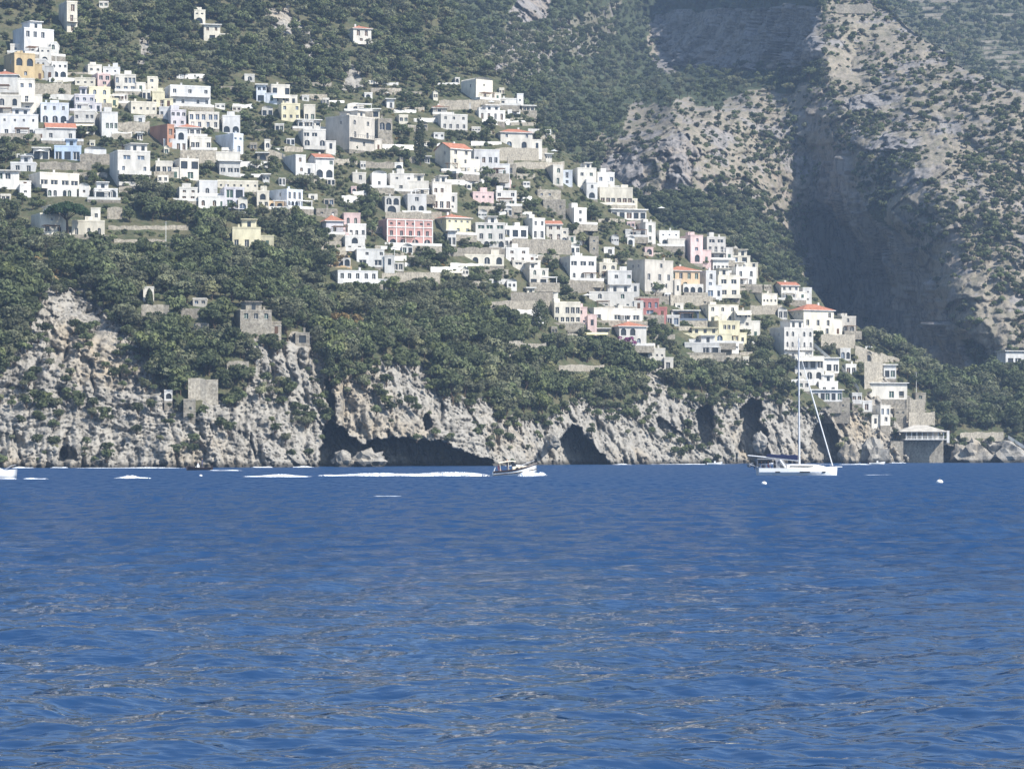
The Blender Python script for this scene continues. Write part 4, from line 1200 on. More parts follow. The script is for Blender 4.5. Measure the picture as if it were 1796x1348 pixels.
# low garden terrace edges: pieces of the hillside
hill = bpy.data.objects['hillside']
er = random.Random(77)
edge_n = 0
while edge_n < 110:
    u, v = er.uniform(0, 1600), er.uniform(130, 640)
    if not inpoly(np.array([u]), np.array([v]), VILLAGE)[0] or v < ridgeA(u) + 14: continue
    if any(h[0] - 4 < u < h[1] + 4 and h[2] - 3 < v < h[3] + 3 for h in HOUSES): continue
    if min(math.hypot(max(h[0] - u, 0, u - h[1]), max(h[2] - v, 0, v - h[3])) for h in HOUSES if h[4]) > 26: continue
    edge_n += 1
    L = er.uniform(18, 60); D = float(DA(u, v)); hgt = er.uniform(.7, 1.7)
    b = MB(); secs = []
    for q in range(5):
        uu = u + L * (q / 4 - .5); p = pix(uu, v, float(DA(uu, v)) - .4 + er.uniform(-.2, .2)); z = hgt + er.uniform(-.2, .2)
        secs.append([(p[0], p[1], p[2] - 1.2), (p[0], p[1], p[2] + z), (p[0], p[1] + .6, p[2] + z), (p[0], p[1] + .6, p[2] - 1.2)][::-1])
    b.loft(secs, closed=True); b.build('terrace_edge', [M[er.choice('SSGKW')]], hill)
# dry stone terraces on the far slope
FARW = [(1618, 1660, 14), (1622, 1655, 26), (1740, 1785, 26), (1620, 1650, 32), (1720, 1752, 73), (1725, 1748, 84), (1725, 1796, 92), (1728, 1770, 100), (1730, 1800, 108), (1745, 1790, 118), (1778, 1810, 131), (1575, 1680, 2)]
for q, (x0, x1, y) in enumerate(FARW):
    D = float(DC((x0 + x1) / 2, y)) - 20
    p0, p1 = pix(x0, y, D), pix(x1, y - 1.5, D)
    b = MB(); L = p1[0] - p0[0]
    b.loft([[(0, 0, -1.2), (0, 0, .5), (0, 1, .5), (0, 1, -1.2)][::-1], [(L / 2, .4, -1.0), (L / 2, .4, .7), (L / 2, 1.4, .7), (L / 2, 1.4, -1.0)][::-1], [(L, 0, -.9), (L, 0, 1.0), (L, 1, 1.0), (L, 1, -.9)][::-1]], closed=True)
    o = b.build('field_terrace_wall', [M['S']]); o.location = p0
    tag(o, 'thin dry stone terrace wall on the hazy far slope', 'wall', 'dry stone walls on the far slope', 'thing')
# ------------------------------------------------------------------ trees: prototypes made of leaf clumps on limbs
def leaf_cloud(r, centers, radii, n, size, squash=0.8):
    c = np.array(centers, float); w = np.array(radii, float) ** 2
    pick = r.choice(len(c), n, p=w / w.sum())
    d = r.normal(size=(n, 3)); d /= np.linalg.norm(d, axis=1)[:, None]
    d[:, 2] = np.where(d[:, 2] < -0.55, -d[:, 2], d[:, 2])
    rad = np.array(radii)[pick] * r.uniform(0.70, 1.06, n)
    p = c[pick] + d * rad[:, None] * np.array([1, 1, squash])
    nr = d + r.normal(size=(n, 3)) * 0.45; nr /= np.linalg.norm(nr, axis=1)[:, None]
    t = np.cross(nr, r.normal(size=(n, 3))); t /= np.linalg.norm(t, axis=1)[:, None]
    b = np.cross(nr, t)
    s = size * r.uniform(0.6, 1.35, n)[:, None]
    v = np.stack([p - t * s - b * s * .6, p + t * s * .9 - b * s * .7, p + t * s * 1.1 + b * s * .6, p - t * s * .8 + b * s * .75], 1)
    return v.reshape(-1, 3)

def tree_mesh(name, seed, h, rw, leafm, n=420, size=0.24, trunk=0.35, lobes=8, flat=0.8):
    r = np.random.default_rng(seed)
    mb = MB()
    top = h * trunk
    lean = r.uniform(-.12, .12, 2) * h
    mb.tube([(0, 0, -1.0), (lean[0] * .3, lean[1] * .3, top * .5), (lean[0], lean[1], top), (lean[0] * 1.3, lean[1] * 1.3, h * .7)], [h * .035, h * .028, h * .02, h * .008], 5)
    cen, rad = [], []
    for k in range(lobes):
        a = 2 * math.pi * k / lobes + r.uniform(-.4, .4)
        q = rw * r.uniform(.25, .72) if k else 0
        z = top + (h - top) * r.uniform(.28, .80)
        c = (lean[0] + q * math.cos(a), lean[1] + q * math.sin(a), z)
        cen.append(c); rad.append(min(rw * r.uniform(.34, .55), h - z + rw * .1, z * .8))
        mb.tube([(lean[0], lean[1], top * .9), ((c[0] + lean[0]) / 2, (c[1] + lean[1]) / 2, top * .6 + z * .45), c], [h * .015, h * .01, h * .004], 4, cap=False)
    lv = leaf_cloud(r, cen, rad, n, size, flat)
    base = len(mb.v)
    mb.v += [tuple(p) for p in lv]
    for i in range(len(lv) // 4):
        mb.f.append((base + 4 * i, base + 4 * i + 1, base + 4 * i + 2, base + 4 * i + 3)); mb.m.append(1)
    return mb.mesh(name, [M['bark'], leafm])

def bush_mesh(name, seed, h, rw, leafm, n=220, size=0.2):
    r = np.random.default_rng(seed)
    mb = MB(); cen, rad = [], []
    for k in range(6):
        a = k * 1.05 + r.uniform(-.4, .4); q = rw * r.uniform(.2, .62) if k else 0
        c = (q * math.cos(a), q * math.sin(a), h * r.uniform(.3, .62)); cen.append(c); rad.append(rw * r.uniform(.35, .55))
        mb.tube([(0, 0, -.6), c], [.07, .02], 4, cap=False)
    lv = leaf_cloud(r, cen, rad, n, size, .85)
    base = len(mb.v); mb.v += [tuple(p) for p in lv]
    for i in range(len(lv) // 4):
        mb.f.append(tuple(base + 4 * i + j for j in range(4))); mb.m.append(1)
    return mb.mesh(name, [M['bark'], leafm])

PROTO = [tree_mesh('dark_tree_crown', 1, 4.6, 2.3, M['leaf_dark']), tree_mesh('dark_tree_crown', 2, 4.2, 2.0, M['leaf_dark'], lobes=7), tree_mesh('green_tree_crown', 3, 4.4, 2.3, M['leaf_mid']),
         tree_mesh('green_tree_crown', 4, 5.2, 2.0, M['leaf_mid'], lobes=9), tree_mesh('olive_tree_crown', 5, 3.8, 2.2, M['leaf_olive'], size=.2), tree_mesh('olive_tree_crown', 6, 4.2, 2.3, M['leaf_olive'], size=.2, lobes=9),
         bush_mesh('dark_bush', 7, 2.0, 1.5, M['leaf_dark']), bush_mesh('green_bush', 8, 1.8, 1.4, M['leaf_mid']), bush_mesh('grey_bush', 9, 1.7, 1.4, M['leaf_olive']), bush_mesh('dry_bush', 10, 1.5, 1.3, M['leaf_dry'])]
PH = [4.6, 4.2, 4.4, 5.2, 3.8, 4.2, 2.0, 1.8, 1.7, 1.5]
PW = [2.3, 2.0, 2.3, 2.0, 2.2, 2.3, 1.5, 1.4, 1.4, 1.3]
PNAME = ['dark round tree', 'dark round tree', 'leafy green tree', 'tall leafy tree', 'grey-green olive tree', 'grey-green olive tree', 'dark bush', 'green bush', 'grey-green bush', 'dry brown bush']
pcol = bpy.data.collections.new('tree_kinds')
for i, me in enumerate(PROTO):
    pcol.objects.link(bpy.data.objects.new('%02d_kind' % i, me))

def scatter(name, label, pts, sc, rz, idx):
    """uncountable growth: one point object, copies by geometry nodes"""
    me = bpy.data.meshes.new(name)
    me.from_pydata([tuple(p) for p in pts], [], [])
    for n, arr, ty in (('sc', sc, 'FLOAT'), ('rz', rz, 'FLOAT')):
        a = me.attributes.new(n, ty, 'POINT'); a.data.foreach_set('value', np.asarray(arr, np.float32))
    a = me.attributes.new('idx', 'INT', 'POINT'); a.data.foreach_set('value', np.asarray(idx, np.int32))
    o = link(name, me)
    tag(o, label, None, None, 'stuff')
    ng = bpy.data.node_groups.new(name, 'GeometryNodeTree')
    ng.interface.new_socket('Geometry', in_out='INPUT', socket_type='NodeSocketGeometry')
    ng.interface.new_socket('Geometry', in_out='OUTPUT', socket_type='NodeSocketGeometry')
    gi, go = ng.nodes.new('NodeGroupInput'), ng.nodes.new('NodeGroupOutput')
    ip = ng.nodes.new('GeometryNodeInstanceOnPoints'); ci = ng.nodes.new('GeometryNodeCollectionInfo')
    ci.inputs[0].default_value = pcol; ci.inputs['Separate Children'].default_value = True; ci.inputs['Reset Children'].default_value = True
    def named(n, ty):
        x = ng.nodes.new('GeometryNodeInputNamedAttribute'); x.data_type = ty; x.inputs[0].default_value = n; return x.outputs[0]
    cx = ng.nodes.new('ShaderNodeCombineXYZ'); er = ng.nodes.new('FunctionNodeEulerToRotation')
    L = ng.links.new
    L(gi.outputs[0], ip.inputs['Points']); L(ci.outputs[0], ip.inputs['Instance'])
    ip.inputs['Pick Instance'].default_value = True
    L(named('idx', 'INT'), ip.inputs['Instance Index'])
    L(named('rz', 'FLOAT'), cx.inputs[2]); L(cx.outputs[0], er.inputs[0]); L(er.outputs[0], ip.inputs['Rotation'])
    L(named('sc', 'FLOAT'), ip.inputs['Scale']); L(ip.outputs[0], go.inputs[0])
    md = o.modifiers.new('growth', 'NODES'); md.node_group = ng
    return o

def jitter_grid(u0, u1, v0, v1, du, dv, r):
    us, vs_ = np.arange(u0, u1, du), np.arange(v0, v1, dv)
    U, V = np.meshgrid(us, vs_)
    U = U + ((np.arange(len(vs_)) % 2) * du * .5)[:, None]
    U = (U + r.uniform(-.55, .55, U.shape) * du).ravel(); V = (V + r.uniform(-.55, .55, V.shape) * dv).ravel()
    return U, V

KEEP = [(78, 158, 345, 418, 9999), (722, 752, 200, 292, 9999), (930, 968, 528, 578, 9999)]      # the named single trees
def clear_of_houses(U, V, hpx, rpx):
    ok = np.ones(U.shape, bool)
    for x0, x1, yt, yb, lab, D in HOUSES:
        if not lab and D == 0 and (int(x0) % 2): continue      # creepers and trees may stand before half of the walls
        xo = (U + rpx * .8 > x0) & (U - rpx * .8 < x1)
        inside = (U > x0 - 2) & (U < x1 + 4) & (V > yt - 3) & (V < yb + 3)
        front = xo & (V >= yb - 1) & (V - hpx * .92 < yb - (0.36 if lab else 0.7) * (yb - yt))
        ok &= ~(inside | front)
    for x0, x1, yt, yb, _ in KEEP:
        ok &= ~((U > x0 - 3) & (U < x1 + 3) & (V > yt) & (V < yb + 16))
    return ok

TR = np.random.default_rng(23)
def plant_coast():
    U, V = jitter_grid(-330, 2100, -140, 812, 11.0, 6.6, TR)
    far = (U < -30) | (U > 1826) | (V < -25)
    keep = (V > ridgeA(U) + 2) & ~(far & (TR.random(U.shape) < .55))
    U, V = U[keep], V[keep]
    rock, dry = masks_coast(U, V)
    vill = inpoly(U, V, VILLAGE)
    cav = cave_depth(U, V) > 0
    rp = fbm(U / 38, V / 26, U * 0 + 9, 3, 205)
    dens = np.where(rock > .5, np.where(rp > .12, .42, .05) * np.interp(V, [180, 560, 700, 800], [.45, 1.5, .9, .35]) * np.where(U < 300, .5, 1), np.where(vill, 0.74, 0.95))
    above, _ = masks_coast(U, V - 17)
    dens = np.where((rock > .5) & (above < .5), .8, dens)
    gap = fbm(U / 45, V / 30, U * 0, 3, 201)
    dens = np.where((gap > 0.30) & (rock < .5), dens * .45, dens)
    strip = (V > 560) & (rock < .5)
    dens = np.where(strip, 0.97, dens)
    ok = (TR.random(U.shape) < dens) & ~cav
    U, V, rock, dry, vill = U[ok], V[ok], rock[ok], dry[ok], vill[ok]
    n = len(U)
    z = fbm(U / 60, V / 40, U * 0, 2, 203) + TR.normal(0, .35, n)
    idx = np.select([z < -.28, z < -.08, z < .08, z < .18, z < .4], [0, 1, 2, 3, 4], 5)
    small = TR.random(n) < np.where(vill, .40, .18)
    idx = np.where(small, TR.choice([6, 6, 7, 8], n), idx)
    idx = np.where(rock > .5, TR.choice([6, 6, 7, 8], n), idx)
    idx = np.where((dry > .5) & (TR.random(n) < .8), 9, idx)
    sc = TR.uniform(.5, 1.3, n) * np.where(vill, .85, 1.05)
    lower = (V > 330) & (U < 620)
    sc = np.where(lower & (idx < 6), sc * 1.12, sc)
    sc = np.where((V > 590) & (U > 740) & (idx < 6), sc * 1.15, sc)
    D = DA(U, V)
    k = D / F
    hpx = np.array(PH)[idx] * sc / k; rpx = np.array(PW)[idx] * sc / k
    ok = clear_of_houses(U, V, hpx, rpx)
    # squeeze a bush in where a tree would hide a house
    bu = ~ok & (idx < 6) & (TR.random(n) < .9)
    idx = np.where(bu, 7, idx); sc = np.where(bu, TR.uniform(.5, .8, n), sc)
    hpx = np.array(PH)[idx] * sc / k; rpx = np.array(PW)[idx] * sc / k
    ok = clear_of_houses(U, V, hpx, rpx)
    U, V, D, idx, sc, hpx, rpx, rock = (a[ok] for a in (U, V, D, idx, sc, hpx, rpx, rock))
    X, Y, Z = pix(U, V, D)
    n = len(U)
    rz = TR.uniform(0, 6.28, n)
    # single trees one can point to: beside, below or above a house
    single = np.zeros(n, bool)
    taken = {}
    order = np.argsort(-hpx)
    vis = (U > 6) & (U < 1790) & (V > 12)
    hs = [h for h in HOUSES if h[4]]
    cnt = 0
    for i in order:
        if not vis[i] or idx[i] > 5 or cnt >= 235: continue
        u, v = U[i], V[i]
        # not hidden behind a house lower down
        if any(h[3] > v + 2 and h[0] - 2 < u < h[1] + 2 and h[2] < v - hpx[i] * .45 for h in hs): continue
        best = None
        for h in hs:
            dx = max(h[0] - u, 0, u - h[1]); dy = max(h[2] - v, 0, v - h[3])
            d = math.hypot(dx, dy * 1.3)
            if d < 34 and (best is None or d < best[0]): best = (d, h, dx, dy)
        if not best: continue
        h = best[1]
        side = 'below' if v > h[3] + 1 and best[3] >= best[2] else ('right of' if u > h[1] else ('left of' if u < h[0] else None))
        if side is None: continue
        key = (h[4], side)
        if key in taken: continue
        lab = f"{PNAME[idx[i]]} just {side} the {h[4]}"
        if len(lab.replace('-', ' ').split()) > 16: continue
        taken[key] = 1; single[i] = True; cnt += 1
        o = link('tree', PROTO[idx[i]])
        o.location = (X[i], Y[i], Z[i] - .25); o.rotation_euler = (0, 0, rz[i]); o.scale = (sc[i],) * 3
        tag(o, lab, 'tree', 'trees among the hillside houses')
    # the wood below the village: the largest crowns as trees of their own
    wood = [i for i in order if not single[i] and vis[i] and idx[i] < 6 and U[i] < 560 and 420 < V[i] < 640 and rock[i] < .5][:38]
    cliff = [i for i in order if not single[i] and vis[i] and idx[i] < 6 and 760 < U[i] < 1340 and 610 < V[i] < 720 and rock[i] < .5][:38]
    for lst, lab, grp in ((wood, 'round-crowned tree in the wood above the pale sea cliffs below the umbrella pine', 'trees of the lower wood'),
                          (cliff, 'leafy tree in the belt of wood along the top of the cave cliffs', 'trees along the cliff top')):
        for i in lst:
            single[i] = True
            o = link('tree', PROTO[idx[i]]); o.location = (X[i], Y[i], Z[i] - .25); o.rotation_euler = (0, 0, rz[i]); o.scale = (sc[i] * 1.1,) * 3
            tag(o, lab, 'tree', grp)
    m = ~single
    # low growth between the houses
    U2, V2 = jitter_grid(-60, 1700, 60, 700, 6.2, 4.4, TR)
    k2 = inpoly(U2, V2, VILLAGE) & (V2 > ridgeA(U2) + 3) & (TR.random(U2.shape) < .72)
    U2, V2 = U2[k2], V2[k2]; s2 = TR.uniform(.28, .75, len(U2)); i2 = TR.choice([6, 7, 7, 8, 8, 9], len(U2), p=[.2, .22, .22, .16, .14, .06])
    D2 = DA(U2, V2); r2, _ = masks_coast(U2, V2)
    ok2 = clear_of_houses(U2, V2, np.array(PH)[i2] * s2 * F / D2, np.array(PW)[i2] * s2 * F / D2) & (r2 < .5)
    U2, V2, s2, i2, D2 = (a[ok2] for a in (U2, V2, s2, i2, D2))
    X2, Y2, Z2 = pix(U2, V2, D2)
    scatter('garden_growth', 'low garden plants, hedges and vines between the village houses', np.stack([X2, Y2, Z2 - .2], 1), s2, TR.uniform(0, 6.28, len(U2)), i2)
    scatter('hillside_wood', 'dense green wood and garden growth covering the coastal hillside', np.stack([X, Y, Z - .25], 1)[m], sc[m], rz[m], idx[m])
plant_coast()

def plant_mountain():
    U, V = jitter_grid(790, 2100, -140, 740, 9.0, 6.0, TR)
    far = (U > 1826) | (V < -25)
    hidden = V > ridgeA(U) + 10
    keep = (V > ridgeB(U) + 1) & ~hidden & ~(far & (TR.random(U.shape) < .6))
    U, V = U[keep], V[keep]
    rock, wood = masks_mtn(U, V)
    patch = fbm(U / 55, V / 55, U * 0, 3, 301)
    scrubd = np.interp(patch, [-.45, -.05, .1, .45], [.14, .34, .62, .95])
    scrubd = np.where(U < 1460, np.maximum(scrubd, .5), scrubd)
    dens = np.where(rock > .5, .05, np.where(wood > .3, .93, scrubd))
    ok = TR.random(U.shape) < dens
    U, V, rock, wood = U[ok], V[ok], rock[ok], wood[ok]
    n = len(U)
    z = fbm(U / 50, V / 40, U * 0, 2, 303) + TR.normal(0, .4, n)
    tr = np.select([z < -.15, z < .1, z < .35], [0, 1, 2], 5)
    bu = np.select([z < -.05, z < .3], [6, 8], 7)
    idx = np.where(wood > .3, tr, bu)
    idx = np.where((wood > .3) & (TR.random(n) < .25), 6, idx)
    sc = np.where(wood > .3, TR.uniform(.65, 1.15, n), TR.uniform(.4, 1.35, n) ** 1.2)
    D = DB(U, V)
    # follow the relief of the built surface
    X, Y, Z = pix(U, V, D)
    disp = fbm(X * 0.03, Y * 0.015, Z * 0.03, 5, 15, True) * 7 + fbm(X * 0.16, Y * 0.1, Z * 0.16, 4, 25) * 2.2
    X, Y, Z = pix(U, V, D + disp - .6)
    rz = TR.uniform(0, 6.28, n)
    single = np.zeros(n, bool)
    cand = [i for i in np.argsort(-sc * np.array(PH)[idx]) if wood[i] < .3 and rock[i] < .5 and 1400 < U[i] < 1790 and 30 < V[i] < 600][:200]
    for i in cand:
        single[i] = True
        o = link('bush', PROTO[idx[i]]); o.location = (X[i], Y[i], Z[i]); o.rotation_euler = (0, 0, rz[i]); o.scale = (sc[i],) * 3
        tag(o, 'rounded scrub bush on the bare sunlit mountain slope', 'bush', 'scrub bushes on the bare mountain slope')
    m = ~single
    P = np.stack([X, Y, Z], 1)
    w = m & (wood > .3); s = m & ~(wood > .3)
    scatter('mountain_wood', 'dark green wood filling the ravine and the mountain ledges', P[w], sc[w], rz[w], idx[w])
    scatter('mountain_scrub', 'scattered low scrub on the bare mountain slope', P[s], sc[s], rz[s], idx[s])
    # far terraced slope
    U, V = jitter_grid(1500, 1960, -60, 180, 8, 6, TR)
    k = (V < ridgeB(U) + 6) & (TR.random(U.shape) < .8)
    for x0, x1, y in FARW: k &= ~((U > x0 - 3) & (U < x1 + 3) & (V > y - 1) & (V < y + 7) & (TR.random(U.shape) < .7))
    U, V = U[k], V[k]; n = len(U)
    X, Y, Z = pix(U, V, DC(U, V) - 6)
    scatter('far_wood', 'hazy trees on the far terraced slope', np.stack([X, Y, Z], 1), TR.uniform(.7, 1.25, n), TR.uniform(0, 6.28, n), TR.choice([0, 1, 2, 5], n))
plant_mountain()

# ------------------------------------------------------------------ single trees with a shape of their own
def parts_tree(name, label, loc, cat='tree'):
    t = empty(name, loc); tag(t, label, cat); return t
def umbrella_pine():
    D = float(DA(118, 416)) - 3; k = D / F
    t = parts_tree('umbrella_pine', 'tall umbrella pine with a flat dark crown in front of the cream villas', pix(118, 418, D))
    H = 66 * k; Wd = 37 * k
    mb = MB(); mb.tube([(0, 0, -1.5), (.05, 0, H * .25), (-.1, 0, H * .5)], [.42, .34, .28], 8); tr = mb.build('trunk', [M['bark']], t)
    mb = MB()
    r = np.random.default_rng(4)
    for q in range(9):
        a = q * .7; mb.tube([(-.1, 0, H * .47), (Wd * .3 * math.cos(a), Wd * .3 * math.sin(a), H * .62), (Wd * .7 * math.cos(a), Wd * .7 * math.sin(a), H * .74)], [.16, .1, .05], 5)
    mb.build('limbs', [M['bark']], t)
    cen = [(0, 0, H * .80)]; rad = [Wd * .42]
    for q in range(30):
        a = r.uniform(0, 6.28); d = Wd * math.sqrt(r.uniform(.02, .80)); cen.append((d * math.cos(a), d * math.sin(a), H * (.86 - .24 * (d / Wd) ** 2) + r.uniform(-.3, .3))); rad.append(Wd * r.uniform(.20, .30))
    lv = leaf_cloud(r, cen, rad, 5200, .22, .75)
    mb = MB(); mb.v = [tuple(p) for p in lv]; mb.f = [tuple(range(4 * i, 4 * i + 4)) for i in range(len(lv) // 4)]; mb.m = [0] * len(mb.f)
    mb.build('crown', [M['leaf_pine']], t)
umbrella_pine()
def cypress(u, yt, yb, wpx, label, seed, m='leaf_dark'):
    D = float(DA(u, yb)); k = D / F; H = (yb - yt) * k; w = wpx * k / 2
    t = parts_tree('cypress', label, pix(u, yb, D))
    mb = MB(); mb.tube([(0, 0, -1), (0, 0, H * .3)], [.25, .15], 6); mb.build('trunk', [M['bark']], t)
    r = np.random.default_rng(seed); cen, rad = [], []
    for q in range(14):
        f = q / 13; cen.append((r.uniform(-.2, .2) * w, r.uniform(-.2, .2) * w, H * (.12 + .84 * f))); rad.append(w * (0.95 if f < .6 else .95 - (f - .6) * 1.5) * r.uniform(.85, 1.1))
    lv = leaf_cloud(r, cen, rad, 1500, .22, 1.2)
    mb = MB(); mb.v = [tuple(p) for p in lv]; mb.f = [tuple(range(4 * i, 4 * i + 4)) for i in range(len(lv) // 4)]; mb.m = [0] * len(mb.f)
    mb.build('crown', [M[m]], t)
cypress(737, 204, 290, 22, 'tall dark conifer standing left of the cream gabled house', 1)
cypress(948, 530, 578, 34, 'broad dark evergreen in front of the row of five tall windows', 2)
cypress(1217, 548, 572, 9, 'slim cypress beside the dark shaded house', 3)
cypress(262, 508, 534, 12, 'slim cypress right of the small chapel-like house', 4)
cypress(578, 612, 660, 18, 'dark narrow evergreen clinging to the cliff fissure', 5)
def palm(u, yt, yb, label):
    D = float(DA(u, yb)) - 1; k = D / F; H = (yb - yt) * k
    t = parts_tree('palm_tree', label, pix(u, yb, D), 'palm tree')
    mb = MB(); mb.tube([(0, 0, -.5), (.1, 0, H * .5), (0, 0, H * .86)], [.25, .2, .18], 6); mb.build('trunk', [M['bark']], t)
    mb = MB()
    for q in range(16):
        a = q * 2.4; el = .9 - .1 * (q % 9); L = 1.9
        c, s_ = math.cos(a), math.sin(a); prev = None
        for j in range(5):
            f = j / 4; rr = L * f; z = H * .86 + L * (el * f - 1.1 * f * f); wd = .22 * math.sin(math.pi * min(1, f * .85 + .12))
            p = ((rr * c - wd * s_, rr * s_ + wd * c, z), (rr * c + wd * s_, rr * s_ - wd * c, z))
            if prev: mb.quad(prev[0], prev[1], p[1], p[0])
            prev = p
    mb.build('fronds', [M['leaf_mid']], t)
palm(215, 246, 268, 'palm tree with drooping fronds above the tall stepped house with stacked terraces')
palm(612, 226, 262, 'palm tree in front of the long flank of the beige villa')
palm(840, 468, 484, 'small palm on the garden terrace below the long cream garden house')
# bougainvillea by the red-roofed cliff house
t = parts_tree('bougainvillea', 'purple bougainvillea climbing beside the small red-roofed white house', pix(1100, 607, float(DA(1100, 607)) - 2), 'plant')
r = np.random.default_rng(9)
lv = leaf_cloud(r, [(-1.5, 0, 1), (0, 0, 1.8), (1.2, -.3, 2.2), (2, -.4, 1), (.3, -.5, .6), (-2.2, 0, 2.4)], [1.0, 1.1, .9, .9, 1, .7], 700, .16)
mb = MB(); mb.v = [tuple(p) for p in lv]; mb.f = [tuple(range(4 * i, 4 * i + 4)) for i in range(len(lv) // 4)]; mb.m = [0] * len(mb.f)
mb.build('blossoms', [M['leaf_purple']], t)
mb = MB(); mb.tube([(0, .3, -1), (0, 0, 1.8)], [.12, .05], 5); mb.tube([(0, .3, -.5), (1.4, -.2, 1.8)], [.1, .04], 5); mb.build('stems', [M['bark']], t)
# ------------------------------------------------------------------ sea pavilion, awnings, parasols, poles, rocks
def sea_pavilion():
    u0, u1, yb = 1566, 1664, 771
    D = float(DA(1615, 790)) - 6; k = D / F
    t = empty('sea_pavilion', pix(1622, yb, D), 0.05)
    tag(t, 'open seaside pavilion with a wide pale hipped roof on a stone terrace', 'pavilion')
    W = 66 * k; d = 9.0; zr = 15 * k; rt = 26 * k
    HOUSES.append((1540, 1676, 742, 800, '', D))
    b = MB(); b.box(-W / 2 - 1, W / 2 + 1, 5.0, d + 2, -9, 0); b.box(-W / 2 - 5, -W / 2 - 1.003, -.4, d + 2, -9, -.4); b.build('stone_base', [M['S']], t)
    b = MB(); b.box(-W / 2 - .6, W / 2 + .9, -.8, d, .003, .25); b.build('floor_slab', [M['W']], t)
    for q in range(8):
        x = -W / 2 + W * q / 7
        b = MB(); b.box(x - .12, x + .12, -.3, -.06, .25, zr); b.build('post', [M['W']], t)
    r = MB(); r.box(-W / 2, W / 2, -.34, -.30, 1.05, 1.13); r.box(-W / 2, W / 2, -.34, -.30, .55, .6)
    for q in range(28): x = -W / 2 + W * q / 27; r.box(x - .03, x + .03, -.345, -.295, .25, 1.05)
    r.build('railing', [M['wrail']], t)
    b = MB(); b.box(-W / 2, W / 2, d - .3, d, .25, zr); b.build('back_wall', [M['B']], t)
    b = MB()
    lo = [(-W / 2 - 2.2, -1.2, zr), (W / 2 + 1.0, -1.2, zr), (W / 2 + 1.0, d + .8, zr), (-W / 2 - 2.2, d + .8, zr)]
    rd = [(-W / 2 + 3.4, d / 2, rt), (W / 2 - 4.6, d / 2, rt)]
    b.quad(lo[0], lo[1], rd[1], rd[0]); b.quad(lo[1], lo[2], rd[1]); b.quad(lo[2], lo[3], rd[0], rd[1]); b.quad(lo[3], lo[0], rd[0])
    b.box(lo[0][0], lo[1][0], lo[0][1], lo[2][1], zr - .22, zr - .01, 0)
    b.build('roof', [M['B']], t)
    b = MB(); b.box(W / 2 + 1.05, W / 2 + 1.9, -.2, .6, -1, zr + .2); b.build('chimney', [M['W']], t)
sea_pavilion()

def awning(x0, x1, y, label, m):
    D = float(DA((x0 + x1) / 2, y + 8)); k = D / F; W = (x1 - x0) * k
    t = empty('awning', pix((x0 + x1) / 2, y + 12, D)); tag(t, label, 'awning')
    z = 12 * k
    b = MB(); p = [(-W / 2, -1.6, z - .35), (W / 2, -1.6, z - .35), (W / 2, 1.6, z + .25), (-W / 2, 1.6, z + .25)]
    b.quad(*p); b.quad(*[(a, c, e - .06) for a, c, e in reversed(p)]); b.box(-W / 2, W / 2, -1.63, -1.58, z - .6, z - .34); b.build('canvas', [m], t)
    n = max(2, int(W / 3))
    for q in range(n + 1):
        b = MB(); x = -W / 2 + .1 + (W - .2) * q / n; b.tube([(x, -1.45, -.8), (x, -1.45, z - .38)], .05, 5); b.build('post', [M['rail']], t)
awning(990, 1066, 584, 'long pale yellow awning on posts over a garden terrace', M['awning_y'])
awning(132, 156, 232, 'cream sun awning below the white house with two cream awnings', M['awning'])
awning(768, 812, 476, 'thin white awning left of the lilac house with slit windows', M['awning'])

def parasol(u, y, label):
    D = float(DA(u, y + 14)) - 2; k = D / F
    t = empty('parasol', pix(u, y + 14, D)); tag(t, label, 'parasol', 'white parasols on the terraces')
    b = MB(); b.tube([(0, 0, -.6), (0, 0, 2.5)], .04, 5); b.build('pole', [M['rail']], t)
    b = MB(); n = 8
    for q in range(n):
        a, c = 2 * math.pi * q / n, 2 * math.pi * (q + 1) / n
        b.quad((1.6 * math.cos(a), 1.6 * math.sin(a), 2.05), (1.6 * math.cos(c), 1.6 * math.sin(c), 2.05), (0, 0, 2.6))
    b.build('canopy', [M['white']], t)
for u, y, w in [(70, 264, 'outer white parasol on the terrace bar beside the blue loggia house'), (396, 262, 'white parasol on the terrace of the house with blue-grey end wall'), (862, 176, 'white parasol on the terrace left of the colonnade house'),
                (972, 262, 'round white parasol on the ridge terrace right of the ridge-side red roof'), (950, 260, 'small white parasol beside the round ridge parasol'), (1030, 516, 'white parasol above the broad white house with small square windows'),
                (1394, 566, 'white parasol on the roof of the tall white hotel'), (1085, 508, 'white parasol under the grey house with lattice balcony'), (1160, 362, 'open white parasol on the covered terrace of the ridge cluster')]:
    parasol(u, y, w)

def pole(u, yt, yb, label, light=False):
    D = float(DA(u, yb)) - 1; k = D / F; H = (yb - yt) * k
    t = empty('pole', pix(u, yb, D)); tag(t, label, 'pole')
    b = MB(); b.tube([(0, 0, -.8), (0, 0, H)], [.09, .05], 6); b.build('shaft', [M['wrail']], t)
    b = MB(); b.box(-.7, .7, -.05, .05, H - .4, H - .28); b.build('crossarm', [M['rail']], t)
pole(291, 388, 432, 'tall thin pole rising from the wood right of the bright terraces')
pole(1607, 652, 690, 'thin mast standing right of the long white roof')
pole(692, 432, 466, 'slender pole below the pink palazzo')

